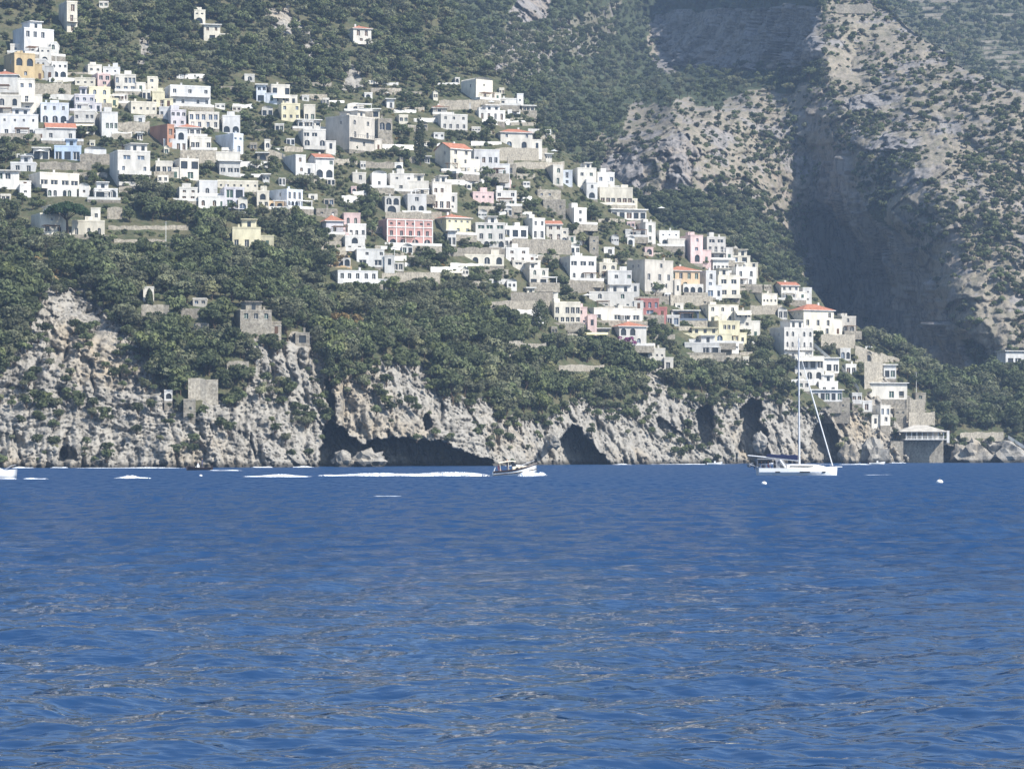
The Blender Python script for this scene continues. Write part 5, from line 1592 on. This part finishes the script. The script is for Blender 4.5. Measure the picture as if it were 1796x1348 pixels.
def stairway(path, label, wd=1.4):
    pts = [pix(u, v, float(DA(u, v)) - 2.5) for u, v in path]
    o0 = pts[0]; t = empty('stairway', o0); tag(t, label, 'stairs')
    b = MB(); r = MB()
    for p, q in zip(pts, pts[1:]):
        n = max(3, int(abs(q[2] - p[2]) / .3))
        for i in range(n):
            f = i / n; c = [p[j] + (q[j] - p[j]) * f - o0[j] for j in range(3)]; dx = (q[0] - p[0]) / n
            b.box(min(c[0], c[0] + dx) - .01, max(c[0], c[0] + dx) + .01, c[1], c[1] + wd, c[2] - 1.3, c[2])
        a0, a1 = [[e[j] - o0[j] for j in range(3)] for e in (p, q)]
        r.quad((a0[0], a0[1] - .08, a0[2] - .2), (a1[0], a1[1] - .08, a1[2] - .2), (a1[0], a1[1] - .08, a1[2] + .95), (a0[0], a0[1] - .08, a0[2] + .95))
        r.quad((a0[0], a0[1] + .02, a0[2] + .95), (a1[0], a1[1] + .02, a1[2] + .95), (a1[0], a1[1] + .02, a1[2] - .2), (a0[0], a0[1] + .02, a0[2] - .2))
        r.quad((a0[0], a0[1] - .08, a0[2] + .95), (a1[0], a1[1] - .08, a1[2] + .95), (a1[0], a1[1] + .02, a1[2] + .95), (a0[0], a0[1] + .02, a0[2] + .95))
    b.build('steps', [M['S']], t); r.build('parapet', [M['W']], t)
stairway([(1476, 646), (1490, 664), (1507, 684)], 'white zigzag stairway descending left of the long white roof')
stairway([(1428, 606), (1446, 622), (1460, 634)], 'steep white stairway beside the tall white hotel')
stairway([(1768, 768), (1784, 778), (1806, 792)], 'pale stairway dropping to the shore at the picture edge')
stairway([(474, 258), (486, 268), (497, 276)], 'white stepped path running down from the white gate tower')
stairway([(846, 536), (862, 552), (880, 568)], 'broken white stairs below the white stepped terraces')

# fallen blocks at the foot of the cliff
def boulder(u, v, w, h, label, seed, D=None):
    D = D or float(DA(u, v)) - 6; k = D / F
    r = np.random.default_rng(seed)
    bm = bmesh.new(); bmesh.ops.create_icosphere(bm, subdivisions=3, radius=1)
    co = np.array([x.co for x in bm.verts]); f = facets(co[:, 0] * 1.6 + seed, co[:, 1] * 1.6, co[:, 2] * 1.6, seed); g = facets(co[:, 0] * 4, co[:, 1] * 4 + seed, co[:, 2] * 4, seed + 7)
    for x, a, c in zip(bm.verts, f, g): x.co *= (1 + .55 * a + .2 * c); x.co.x *= w * k / 2; x.co.z *= h * k * .7; x.co.y *= w * k * .4
    me = bpy.data.meshes.new('boulder'); bm.to_mesh(me); bm.free()
    vattr(me, 'rock', np.ones(len(me.vertices))); vattr(me, 'dry', np.zeros(len(me.vertices)))
    o = link('boulder', me, M['coast']); p = pix(u, v, D); o.location = (p[0], p[1], p[2] + h * k * .2)
    tag(o, label, 'rock')
boulder(600, 812, 34, 24, 'sunlit pale boulder in front of the wide sea cave', 3, 684)
boulder(648, 814, 56, 26, 'broad layered boulder beside the pale one in front of the sea cave', 5, 688)
boulder(968, 777, 26, 20, 'pale rock block wedged at the mouth of the pointed sea cave', 8, 770)
boulder(1334, 780, 22, 22, 'pointed pale rock at the foot of the double cave', 11, 846)
boulder(1700, 806, 60, 34, 'striped rock slab jutting into the sea right of the pavilion', 13, 920)
boulder(1770, 806, 70, 30, 'low striped rock ledge at the shore near the picture edge', 15, 926)
boulder(1532, 804, 44, 38, 'ochre pillar of rock left of the sea pavilion', 17, 884)
boulder(1490, 806, 30, 30, 'grey rock stack behind the yacht bow', 19, 878)

# ------------------------------------------------------------------ boats
M['hull'] = mat('gelcoat_white', (0.80, 0.80, 0.78), 0.25, 0.5)
M['cream'] = mat('gelcoat_cream', (0.78, 0.70, 0.54), 0.35, 0.5)
M['darkhull'] = mat('hull_dark', (0.035, 0.02, 0.018), 0.35, 0.5)
M['navy'] = mat('sail_cover_navy', (0.012, 0.018, 0.06), 0.8, 0.2)
M['alu'] = mat('mast_aluminium', (0.62, 0.63, 0.65), 0.35, 0.5)
M['canvas'] = mat('canvas_grey', (0.20, 0.21, 0.23), 0.85, 0.1)
M['smoked'] = mat('smoked_glass', (0.01, 0.012, 0.016), 0.1, 0.5)
M['skin'] = mat('skin', (0.50, 0.31, 0.22), 0.7, 0.3)
M['shirt'] = mat('shirt', (0.10, 0.10, 0.16), 0.9, 0.1)
M['shirt_r'] = mat('shirt_rose', (0.45, 0.20, 0.25), 0.9, 0.1)
def foam_build(nt, b):
    n = noise_node(nt, 0.9, 5, 'World', 0.7, (0.5, 1, 1))
    al = N(nt, 'ShaderNodeMapRange'); al.inputs[1].default_value, al.inputs[2].default_value, al.inputs[3].default_value, al.inputs[4].default_value = 0.30, 0.52, 0.15, 1.0
    nt.links.new(n.outputs[0], al.inputs[0]); nt.links.new(al.outputs[0], b.inputs['Alpha'])     # holes where the foam thins out
M['foam'] = mat('sea_foam', (0.84, 0.87, 0.90), 0.9, 0.1, foam_build)

def hull_sections(L, beam, free, bow_rise, transom=0.8, rake=0.08, n=15, bottom=-0.6):
    """stern at x=-L/2, bow at x=+L/2"""
    secs = []
    for i in range(n):
        f = i / (n - 1)
        x = -L / 2 + L * f
        w = beam / 2 * (transom + (1 - transom) * min(1, f / .35)) * (1 - max(0, (f - .45) / .55) ** 2.2) + .02
        top = free + bow_rise * max(0, (f - .3) / .7) ** 2
        xo = rake * L * max(0, (f - .8) / .2)
        sec = [(x + xo, -w, top), (x + xo * .6, -w * .97, top * .45), (x + xo * .2, -w * .72, -.05), (x, 0, bottom * (1 - .7 * f)), (x + xo * .2, w * .72, -.05), (x + xo * .6, w * .97, top * .45), (x + xo, w, top)]
        secs.append(sec)
    return secs

def person(parent_loc, rz, pose, shirt, label):
    """one continuous skinned figure; pose 'sit' or 'stand'"""
    me = bpy.data.meshes.new('person')
    if pose == 'stand':
        J = {'pel': (0, 0, .92, .13), 'che': (0, .0, 1.30, .15), 'nek': (0, 0, 1.50, .06), 'hed': (0, -.02, 1.64, .10), 'top': (0, -.01, 1.76, .07), 'shl': (-.18, 0, 1.44, .065), 'ell': (-.24, .02, 1.16, .045), 'hal': (-.22, -.12, .95, .035),
             'shr': (.18, 0, 1.44, .065), 'elr': (.24, .02, 1.16, .045), 'har': (.22, -.14, .96, .035), 'hil': (-.1, 0, .86, .10), 'knl': (-.11, -.02, .48, .065), 'anl': (-.11, .02, .09, .045), 'tol': (-.11, -.14, .04, .035),
             'hir': (.1, 0, .86, .10), 'knr': (.11, -.02, .48, .065), 'anr': (.11, .02, .09, .045), 'tor': (.11, -.14, .04, .035)}
    else:
        J = {'pel': (0, 0, .14, .14), 'che': (0, .04, .52, .15), 'nek': (0, .04, .72, .06), 'hed': (0, .01, .86, .10), 'top': (0, .02, .98, .07), 'shl': (-.18, .04, .66, .065), 'ell': (-.24, 0, .40, .045), 'hal': (-.14, -.24, .30, .035),
             'shr': (.18, .04, .66, .065), 'elr': (.24, 0, .40, .045), 'har': (.14, -.24, .30, .035), 'hil': (-.1, -.06, .12, .10), 'knl': (-.12, -.46, .14, .065), 'anl': (-.12, -.46, -.30, .045), 'tol': (-.12, -.60, -.34, .035),
             'hir': (.1, -.06, .12, .10), 'knr': (.12, -.46, .14, .065), 'anr': (.12, -.46, -.30, .045), 'tor': (.12, -.60, -.34, .035)}
    ks = list(J)
    E = [('pel', 'che'), ('che', 'nek'), ('nek', 'hed'), ('hed', 'top'), ('che', 'shl'), ('shl', 'ell'), ('ell', 'hal'), ('che', 'shr'), ('shr', 'elr'), ('elr', 'har'), ('pel', 'hil'), ('hil', 'knl'), ('knl', 'anl'), ('anl', 'tol'), ('pel', 'hir'), ('hir', 'knr'), ('knr', 'anr'), ('anr', 'tor')]
    me.from_pydata([J[a][:3] for a in ks], [(ks.index(a), ks.index(b)) for a, b in E], [])
    o = link('person', me, shirt)
    o.location = parent_loc; o.rotation_euler = (0, 0, rz)
    sk = o.modifiers.new('skin', 'SKIN')
    lay = me.skin_vertices[0].data
    for i, a in enumerate(ks): lay[i].radius = (J[a][3], J[a][3])
    lay[0].use_root = True
    sb = o.modifiers.new('sub', 'SUBSURF'); sb.levels = sb.render_levels = 1
    # head and hands in skin colour
    hm = bpy.data.meshes.new('head'); bm = bmesh.new(); bmesh.ops.create_icosphere(bm, subdivisions=2, radius=.115)
    for q in bm.verts: q.co.z *= 1.2
    bm.to_mesh(hm); bm.free(); hd = link('head', hm, M['skin'], o); h = J['hed']; hd.location = (h[0], h[1], h[2] + .05)
    tag(o, label, 'person')
    return o

def sailing_yacht():
    D = 452.0; k = D / F
    L = 140 * k
    t = empty('sailing_yacht', pix(1398, HY + CAMZ * F / D, D), math.radians(4)); tag(t, 'white sailing yacht with bare mast, furled headsail and navy boom cover', 'sailboat')
    S = hull_sections(L, 3.9, 1.15, .25, .82, .01, 17)
    b = MB(); b.loft(S); b.build('hull', [M['hull']], t)
    b = MB()
    for i in range(len(S) - 1):
        a, c = S[i], S[i + 1]; b.quad(a[0], c[0], c[-1], a[-1])
    b.build('deck', [M['cream']], t)
    b = MB(); b.loft([[(x, -w * 1.004, z) for w, z in ((y1, z1), (y2, z2))] + [(x, -w2 * 1.0, z2)] for x, y1, z1, y2, z2, w2 in [(-L / 2 + .2, 1.6, .1, 1.6, .02, 1.6)]] * 2, cap=False)
    def wl(x):    # hull half-beam at freeboard height
        f = (x + L / 2) / L; return 3.9 / 2 * (.82 + .18 * min(1, f / .35)) * (1 - max(0, (f - .45) / .55) ** 2.2) + .02
    for xa, xb in ((1356, 1364.5), (1399, 1417.5), (1440, 1446.5)):
        x0, x1 = (xa - 1398) * k, (xb - 1398) * k
        b = MB(); b.quad((x0, -wl(x0) * .985 - .03, .42), (x1, -wl(x1) * .985 - .03, .42), (x1, -wl(x1) * .995 - .03, .62), (x0, -wl(x0) * .995 - .03, .62))
        b.quad((x0, -wl(x0) * .9, .62), (x1, -wl(x1) * .9, .62), (x1, -wl(x1) * .9, .42), (x0, -wl(x0) * .9, .42)); b.build('hull_window', [M['smoked']], t)
    # coachroof
    secs = []
    for x, w, h in ((-1.9, 1.15, .55), (-1.0, 1.25, .62), (1.5, 1.15, .6), (3.2, .9, .5), (4.4, .5, .25), (4.9, .3, .05)):
        secs.append([(x, -w, 1.12), (x, -w * .88, 1.12 + h), (x, 0, 1.18 + h), (x, w * .88, 1.12 + h), (x, w, 1.12)])
    b = MB(); b.loft(secs); cr = b.build('coachroof', [M['hull']], t)
    b = MB(); b.box(-1.4, 2.4, -1.235, -1.225, 1.32, 1.5); b.build('cabin_window', [M['smoked']], cr)
    # mast, spreaders, boom
    H = 240 * k; mx = (1402 - 1398) * k
    b = MB(); b.tube([(mx, 0, 1.1), (mx - .1, 0, H)], [.17, .11], 8); ms = b.build('mast', [M['alu']], t)
    for f in (.36, .62, .83):
        b = MB(); b.tube([(mx, -1.0 + f * .5, H * f), (mx, 0, H * f + .1), (mx, 1.0 - f * .5, H * f)], .035, 5); b.build('spreader', [M['alu']], ms)
    b = MB(); b.tube([(mx - .1, 0, H), (mx - .1, 0, H + .7)], .02, 4); b.tube([(mx - .5, 0, H + .15), (mx + .2, 0, H + .15)], .015, 4); b.build('wind_vane', [M['rail']], ms)
    b = MB(); b.tube([(mx - .2, 0, 2.35), (-7.9, 0, 3.15)], [.13, .1], 6); b.build('boom', [M['alu']], t)
    b = MB(); secs = []
    for f in np.linspace(0, 1, 9):
        x = mx - .25 + f * (-5.0); z = 2.45 + .62 * f * .8; hh = .75 - .35 * f + .06 * math.sin(f * 17); w = .2 - .06 * f
        secs.append([(x, -w, z), (x, -w * .8, z + hh * .8), (x, 0, z + hh), (x, w * .8, z + hh * .8), (x, w, z), (x, 0, z - .08)])
    b.loft(secs, closed=True); b.build('sail_cover', [M['navy']], t)
    b = MB(); bx = (1461 - 1398) * k
    b.tube([(bx, 0, 1.5), (mx + .9 * (bx - mx) * .5, 0, 1.5 + (H * .9 - 1.5) * .55), (mx + .05, 0, H * .9)], [.09, .11, .03], 7); b.build('furled_headsail', [M['hull']], t)
    b = MB()
    for y in (-1.75, 1.75): b.tube([(mx - .4, y, 1.2), (mx - .3, y * .55, H * .62), (mx - .1, 0, H * .97)], .014, 4); b.tube([(mx, y, 1.2), (mx, 0, H * .62)], .012, 4)
    b.tube([(-L / 2 + .3, 0, 1.2), (mx - .1, 0, H)], .013, 4); b.tube([(mx + .2, 0, 1.6), (bx - 1.0, 0, 3.0)], .02, 4)
    b.build('rigging', [M['rail']], t)
    # sprayhood, bimini, arch, stern gear
    secs = []
    for x, h in ((-3.6, 1.35), (-2.9, 1.42), (-2.2, 1.2), (-1.8, .6)): secs.append([(x, -1.3, 1.15), (x, -1.1, 1.15 + h * .8), (x, 0, 1.15 + h), (x, 1.1, 1.15 + h * .8), (x, 1.3, 1.15)])
    b = MB(); b.loft(secs, cap=False); b.build('sprayhood', [M['canvas']], t)
    b = MB(); b.tube([(-2.9, -1.45, 2.35), (-2.1, -1.5, 1.2)], .16, 6); b.tube([(-2.9, 1.45, 2.35), (-2.1, 1.5, 1.2)], .16, 6); b.tube([(-2.9, -1.45, 2.35), (-2.9, 1.45, 2.35)], .14, 6); b.build('arch', [M['hull']], t)
    b = MB(); b.box(-6.6, -3.9, -1.45, 1.45, 2.5, 2.68); b.box(-6.62, -6.5, -1.3, 1.3, 1.6, 2.5)
    for x in (-6.5, -4.0):
        for y in (-1.35, 1.35): b.tube([(x, y, 1.15), (x, y, 2.55)], .025, 4)
    b.build('bimini', [M['canvas']], t)
    for y in (-.9, .9):
        b = MB(); n = 14
        ring = [(-5.3, y + .45 * math.cos(2 * math.pi * q / n), 1.75 + .45 * math.sin(2 * math.pi * q / n)) for q in range(n + 1)]
        b.tube(ring, .03, 4, cap=False); b.tube([(-5.3, y, 1.0), (-5.2, y, 1.75)], .08, 5); b.build('steering_wheel', [M['rail']], t)
    b = MB()
    for q in range(9): x = -L / 2 + .3 + q * (L - 1.2) / 8; y = wl(x) * .97; b.tube([(x, -y, 1.15), (x, -y, 1.75)], .018, 4); b.tube([(x, y, 1.15), (x, y, 1.75)], .018, 4)
    for sg in (-1, 1): b.tube([(-L / 2 + .3 + q * (L - 1.2) / 8, sg * wl(-L / 2 + .3 + q * (L - 1.2) / 8) * .97, 1.74) for q in range(9)], .012, 4)
    b.build('guard_rail', [M['alu']], t)
    b = MB(); b.box(L / 2 - .2, L / 2 + .9, -.12, .12, 1.28, 1.42); b.build('bowsprit', [M['hull']], t)
    b = MB(); b.tube([(-L / 2 - .1, -1.0, 1.3), (-L / 2 - 1.3, -1.0, 1.75), (-L / 2 - 1.3, 1.0, 1.75), (-L / 2 - .1, 1.0, 1.3)], .04, 5); b.build('stern_davits', [M['alu']], t)
    # dinghy carried at the stern
    d = empty('dinghy', pix(1321, 819, D + .5), math.radians(94)); tag(d, 'dark inflatable dinghy slung behind the yacht stern', 'dinghy')
    b = MB(); b.tube([(-1.3, -.6, .3), (.6, -.6, .3), (1.3, 0, .4), (.6, .6, .3), (-1.3, .6, .3)], [.3, .32, .3, .32, .3], 8); b.build('tube', [M['canvas']], d)
    b = MB(); b.box(-1.2, .8, -.5, .5, .12, .18); b.build('floor', [M['rail']], d)
    b = MB(); b.box(-1.6, -1.35, -.15, .15, .25, .85); b.tube([(-1.45, 0, .25), (-1.45, 0, -.35)], .06, 5); b.build('outboard', [M['darkhull']], d)
    for dx, dy, sh, lab in ((-5.7, -.7, 'shirt', 'person in a dark shirt seated at the wheel of the sailing yacht'), (-4.5, .6, 'shirt_r', 'person in a rose shirt seated under the yacht canopy')):
        p = pix(1398, HY + CAMZ * F / D, D); person((p[0] + dx, p[1] + dy, 1.2), math.radians(90), 'sit', M[sh], lab)
sailing_yacht()

def motor_boat():
    D = 440.0; k = D / F
    t = empty('motor_cruiser', pix(903, HY + CAMZ * F / D, D), math.radians(3)); t.rotation_euler = (0, math.radians(-5), math.radians(4))
    tag(t, 'cream cabin motorboat with dark rub rail speeding towards the yacht', 'motorboat')
    L = 76 * k
    S = hull_sections(L, 2.6, 1.0, .75, .88, .03, 13, -.5)
    b = MB(); b.loft(S); b.build('hull', [M['hull']], t, True)
    b = MB()
    for i in range(len(S) - 1):
        a, c = S[i], S[i + 1]; b.quad((a[0][0], a[0][1], a[0][2] - .06), (c[0][0], c[0][1], c[0][2] - .06), (c[-1][0], c[-1][1], c[-1][2] - .06), (a[-1][0], a[-1][1], a[-1][2] - .06))
    b.build('deck', [M['cream']], t)
    for j, nm in ((0, 'rub_rail'), (-1, 'rub_rail')):
        b = MB(); b.tube([(s_[j][0], s_[j][1] * 1.02, s_[j][2] - .12) for s_ in S], .15, 6); b.build(nm, [M['darkhull']], t)
    b = MB(); b.tube([(s_[1][0], s_[1][1] * 1.01, s_[1][2]) for s_ in S], .07, 5); b.build('waterline_stripe', [M['darkhull']], t)
    b = MB(); b.loft([[(x, -w, .75), (x, -w * .92, .75 + h), (x, w * .92, .75 + h), (x, w, .75)] for x, w, h in ((-.3, .95, .75), (1.2, .92, .72), (2.4, .6, .6), (2.9, .4, .45))]); cb = b.build('cabin', [M['cream']], t)
    for x in (.2, .9, 1.5):
        b = MB(); b.box(x, x + .4, -.97, -.955, 1.05, 1.28); b.build('porthole', [M['smoked']], cb)
    b = MB(); b.quad((-.25, -.9, 1.5), (.35, -.85, 1.5), (-.1, -.8, 2.25), (-.5, -.85, 2.25)); b.quad((.35, -.85, 1.5), (.35, .85, 1.5), (-.1, .8, 2.25), (-.1, -.8, 2.25)); b.quad((.35, .85, 1.5), (-.25, .9, 1.5), (-.5, .85, 2.25), (-.1, .8, 2.25)); b.build('windscreen', [M['smoked']], t)
    b = MB(); b.loft([[(x, -1.0, 2.25 + dz), (x, -.9, 2.38 + dz), (x, .9, 2.38 + dz), (x, 1.0, 2.25 + dz)] for x, dz in ((-2.4, -.05), (-1.4, .02), (-.2, .03), (.3, -.08))]); b.build('hardtop', [M['cream']], t)
    for x in (-2.2, -.9):
        for y in (-.92, .92): b = MB(); b.tube([(x, y, .8), (x, y, 2.25)], .04, 5); b.build('roof_post', [M['cream']], t)
    b = MB(); b.tube([(1.0, -.9, 1.5), (2.6, -.7, 1.95), (L / 2 - .1, 0, 2.15), (2.6, .7, 1.95), (1.0, .9, 1.5)], .025, 4); b.build('bow_rail', [M['alu']], t)
    b = MB(); b.box(-L / 2 - .5, -L / 2 + .1, -.9, .9, .15, .25); b.build('swim_platform', [M['darkhull']], t)
    for y in (-.55, .55): b = MB(); b.tube([(-3.6, y, 0.1), (-2.9, y, 1.6)], .05, 5); b.build('stern_post', [M['hull']], t)
    p = pix(903, HY + CAMZ * F / D, D)
    person((p[0] - 1.2, p[1] - .4, .75), math.radians(90), 'stand', M['shirt'], 'person in dark clothing standing at the wheel of the cream motorboat')
    person((p[0] - 2.5, p[1] + .2, .85), math.radians(60), 'sit', M['shirt_r'], 'person in rose clothing seated at the stern of the cream motorboat')
    # foam thrown up at the bow and left behind
    return D
motor_boat()

def foam(name, label, path, D, wid, hgt, seed, n=90):
    """lumpy white water along a line of photo columns on the sea"""
    r = np.random.default_rng(seed)
    u0, u1 = path
    us = np.linspace(u0, u1, n)
    rows = []
    for i, u in enumerate(us):
        f = i / (n - 1); env = (math.sin(math.pi * min(1, max(0.0, f))) ** .5) * (0.75 + .25 * math.sin(f * 9 + seed))
        env = max(.05, env); k = D / F
        row = []
        for j in range(9):
            q = j / 8 * 2 - 1
            z = hgt * env * (1 - q * q) * r.uniform(.72, 1.08) - .03
            row.append(((u - CX) / F * D + r.uniform(-.06, .06), D + q * wid * env * r.uniform(.8, 1.1), z))
        rows.append(row)
    mb = MB(); mb.v = [tuple(p) for rw in rows for p in rw]
    for i in range(n - 1):
        e = min(i, n - 2 - i) / n
        for j in range(8):
            edge = abs(j - 3.5) / 3.5
            if e < .10 and r.random() < .45: continue
            mb.f.append((i * 9 + j, (i + 1) * 9 + j, (i + 1) * 9 + j + 1, i * 9 + j + 1)[::-1]); mb.m.append(0)
    me = mb.mesh(name, [M['foam']])
    tag(link(name, me, M['foam']), label, None, None, 'stuff')
foam('wake_foam', 'white wake foam streaming behind the motorboat', (615, 870), 440, 3.0, .8, 1, 260)
foam('wake_foam', 'fainter older wake foam further behind the motorboat', (556, 690), 441, 2.2, .5, 2, 120)
foam('wake_foam', 'old foam streak left of the motorboat wake', (425, 552), 428, 1.6, .42, 3, 110)
foam('wake_foam', 'short bright foam crest on the open water', (198, 265), 400, 1.6, .5, 4, 60)
foam('wake_foam', 'thin foam streak beside the cropped white boat', (38, 85), 396, .8, .18, 5, 50)
foam('wake_foam', 'foam under the cropped white boat bow', (-30, 30), 392, 1.0, .3, 6, 50)
foam('wake_foam', 'foam trail beside the small boat near the cliffs', (362, 425), 560, 1.2, .2, 7, 60)
foam('wake_foam', 'foam trail of the speedboat beyond the yacht', (1470, 1530), 800, 2.0, .3, 8, 60)
foam('wake_foam', 'faint foam line right of the yacht', (1470, 1620), 460, .5, .07, 9, 120)
foam('wake_foam', 'faint foam line on the swell below the wake', (610, 745), 246, .2, .035, 10, 120)
foam('bow_spray', 'white spray thrown up at the motorboat bow', (908, 960), 438.2, .9, 1.0, 12, 60)
foam('shore_foam', 'thin white surf at the foot of the pale cliffs', (130, 330), 640, .8, .25, 14, 160)
foam('shore_foam', 'thin white surf at the foot of the cave cliffs', (1110, 1300), 812, .8, .2, 15, 140)

for q, (ua, ub) in enumerate([(20, 60), (88, 120), (440, 480), (500, 552), (880, 925), (1075, 1110), (1345, 1375), (1500, 1530), (1560, 1590), (1690, 1720), (1748, 1790)]):
    vv = 830.0; Dm = float(DA((ua + ub) / 2, 818)) - 3
    foam('shore_foam', 'small burst of surf along the foot of the cliffs', (ua, ub), Dm, .5, .35, 30 + q, 36)

def small_boat(u, D, L, label, m, seed, wake=True):
    k = D / F
    t = empty('small_boat', pix(u, HY + CAMZ * F / D, D), math.radians(180 if seed % 2 else 0)); tag(t, label, 'boat')
    S = hull_sections(L, L * .36, .5, .35, .85, .05, 11, -.3)
    b = MB(); b.loft(S, cap=True); b.build('hull', [m], t, True)
    b = MB()
    for i in range(len(S) - 1): a, c = S[i], S[i + 1]; b.quad((a[0][0], a[0][1] * .9, a[0][2] - .12), (c[0][0], c[0][1] * .9, c[0][2] - .12), (c[-1][0], c[-1][1] * .9, c[-1][2] - .12), (a[-1][0], a[-1][1] * .9, a[-1][2] - .12))
    b.build('deck', [M['cream']], t)
    b = MB(); b.box(-.1, .35, -.4, .4, .4, 1.05); b.build('console', [M['hull']], t)
    b = MB(); b.box(-L / 2 - .35, -L / 2 + .02, -.2, .2, .1, .95); b.build('outboard', [M['darkhull']], t)
    return t
small_boat(349, 575, 4.9, 'small dark open boat with a person close under the pale cliffs', M['darkhull'], 1)
person((pix(347, 0, 575)[0], 575, .55), math.radians(-90), 'sit', M['white'], 'person in white seated in the small dark boat')
person((pix(355, 0, 575)[0], 574.6, .5), math.radians(-90), 'stand', M['shirt'], 'person standing in the small dark boat')
small_boat(1253, 790, 4.2, 'small white dinghy moored below the twin cave openings', M['hull'], 2)
small_boat(1538, 806, 4.4, 'small white speedboat running past the rocks beyond the yacht', M['hull'], 4)

def cropped_boat():
    D = 396.0; k = D / F
    t = empty('motor_yacht', pix(-24, HY + CAMZ * F / D, D), math.radians(2)); tag(t, 'white motor yacht cut off by the picture edge, only its bow in view', 'motorboat')
    L = 104 * k
    S = hull_sections(L, 3.0, .95, .4, .85, .02, 13)
    b = MB(); b.loft(S); b.build('hull', [M['hull']], t, True)
    b = MB()
    for i in range(len(S) - 1): a, c = S[i], S[i + 1]; b.quad(a[0], c[0], c[-1], a[-1])
    b.build('deck', [M['hull']], t)
    b = MB(); b.loft([[(x, -w, .95), (x, -w * .85, .95 + h), (x, w * .85, .95 + h), (x, w, .95)] for x, w, h in ((-2.5, 1.2, 1.3), (.8, 1.1, 1.0), (2.6, .6, .2))]); b.build('cabin', [M['hull']], t)
    b = MB(); b.tube([(2.2, -.9, 1.0), (3.4, -.6, 1.8), (L / 2, 0, 1.95), (3.4, .6, 1.8), (2.2, .9, 1.0)], .02, 4); b.build('bow_rail', [M['alu']], t)
    b = MB(); b.tube([(1.6, 0, 1.2), (1.5, 0, 9)], [.06, .03], 5); b.build('mast', [M['alu']], t)
cropped_boat()

def buoy(u, v, rad, label):
    D = CAMZ * F / (v - HY)
    me = bpy.data.meshes.new('buoy'); bm = bmesh.new(); bmesh.ops.create_uvsphere(bm, u_segments=14, v_segments=9, radius=rad)
    for q in bm.verts: q.co.z *= .75 if q.co.z > 0 else .6
    bm.to_mesh(me); bm.free()
    t = empty('buoy', pix(u, v, D)); tag(t, label, 'buoy')
    link('float', me, M['white'], t).location = (0, 0, rad * .3)
    b = MB(); b.tube([(0, 0, rad * .7), (0, 0, rad * 1.5)], rad * .12, 6); b.build('mooring_eye', [M['rail']], t)
buoy(1340, 849, .32, 'small white mooring buoy just below the yacht')
buoy(1648, 847, .42, 'larger white mooring buoy right of the yacht')
buoy(352, 835, .26, 'tiny white buoy in front of the small dark boat')

# ------------------------------------------------------------------ haze: the air between the boat and the mountains
def haze():
    b = MB(); b.box(-2700, 2700, -2700, 3300, -8, 640)
    m = bpy.data.materials.new('haze_air'); m.use_nodes = True
    nt = m.node_tree; nt.nodes.remove(nt.nodes['Principled BSDF'])
    v = nt.nodes.new('ShaderNodeVolumePrincipled')
    v.inputs['Color'].default_value = (0.50, 0.70, 1.0, 1); v.inputs['Density'].default_value = 0.00018; v.inputs['Anisotropy'].default_value = 0.25
    nt.links.new(v.outputs[0], nt.nodes['Material Output'].inputs['Volume'])
    tag(b.build('haze', [m]), 'thin blue summer haze over the sea and slopes', None, None, 'stuff')
haze()
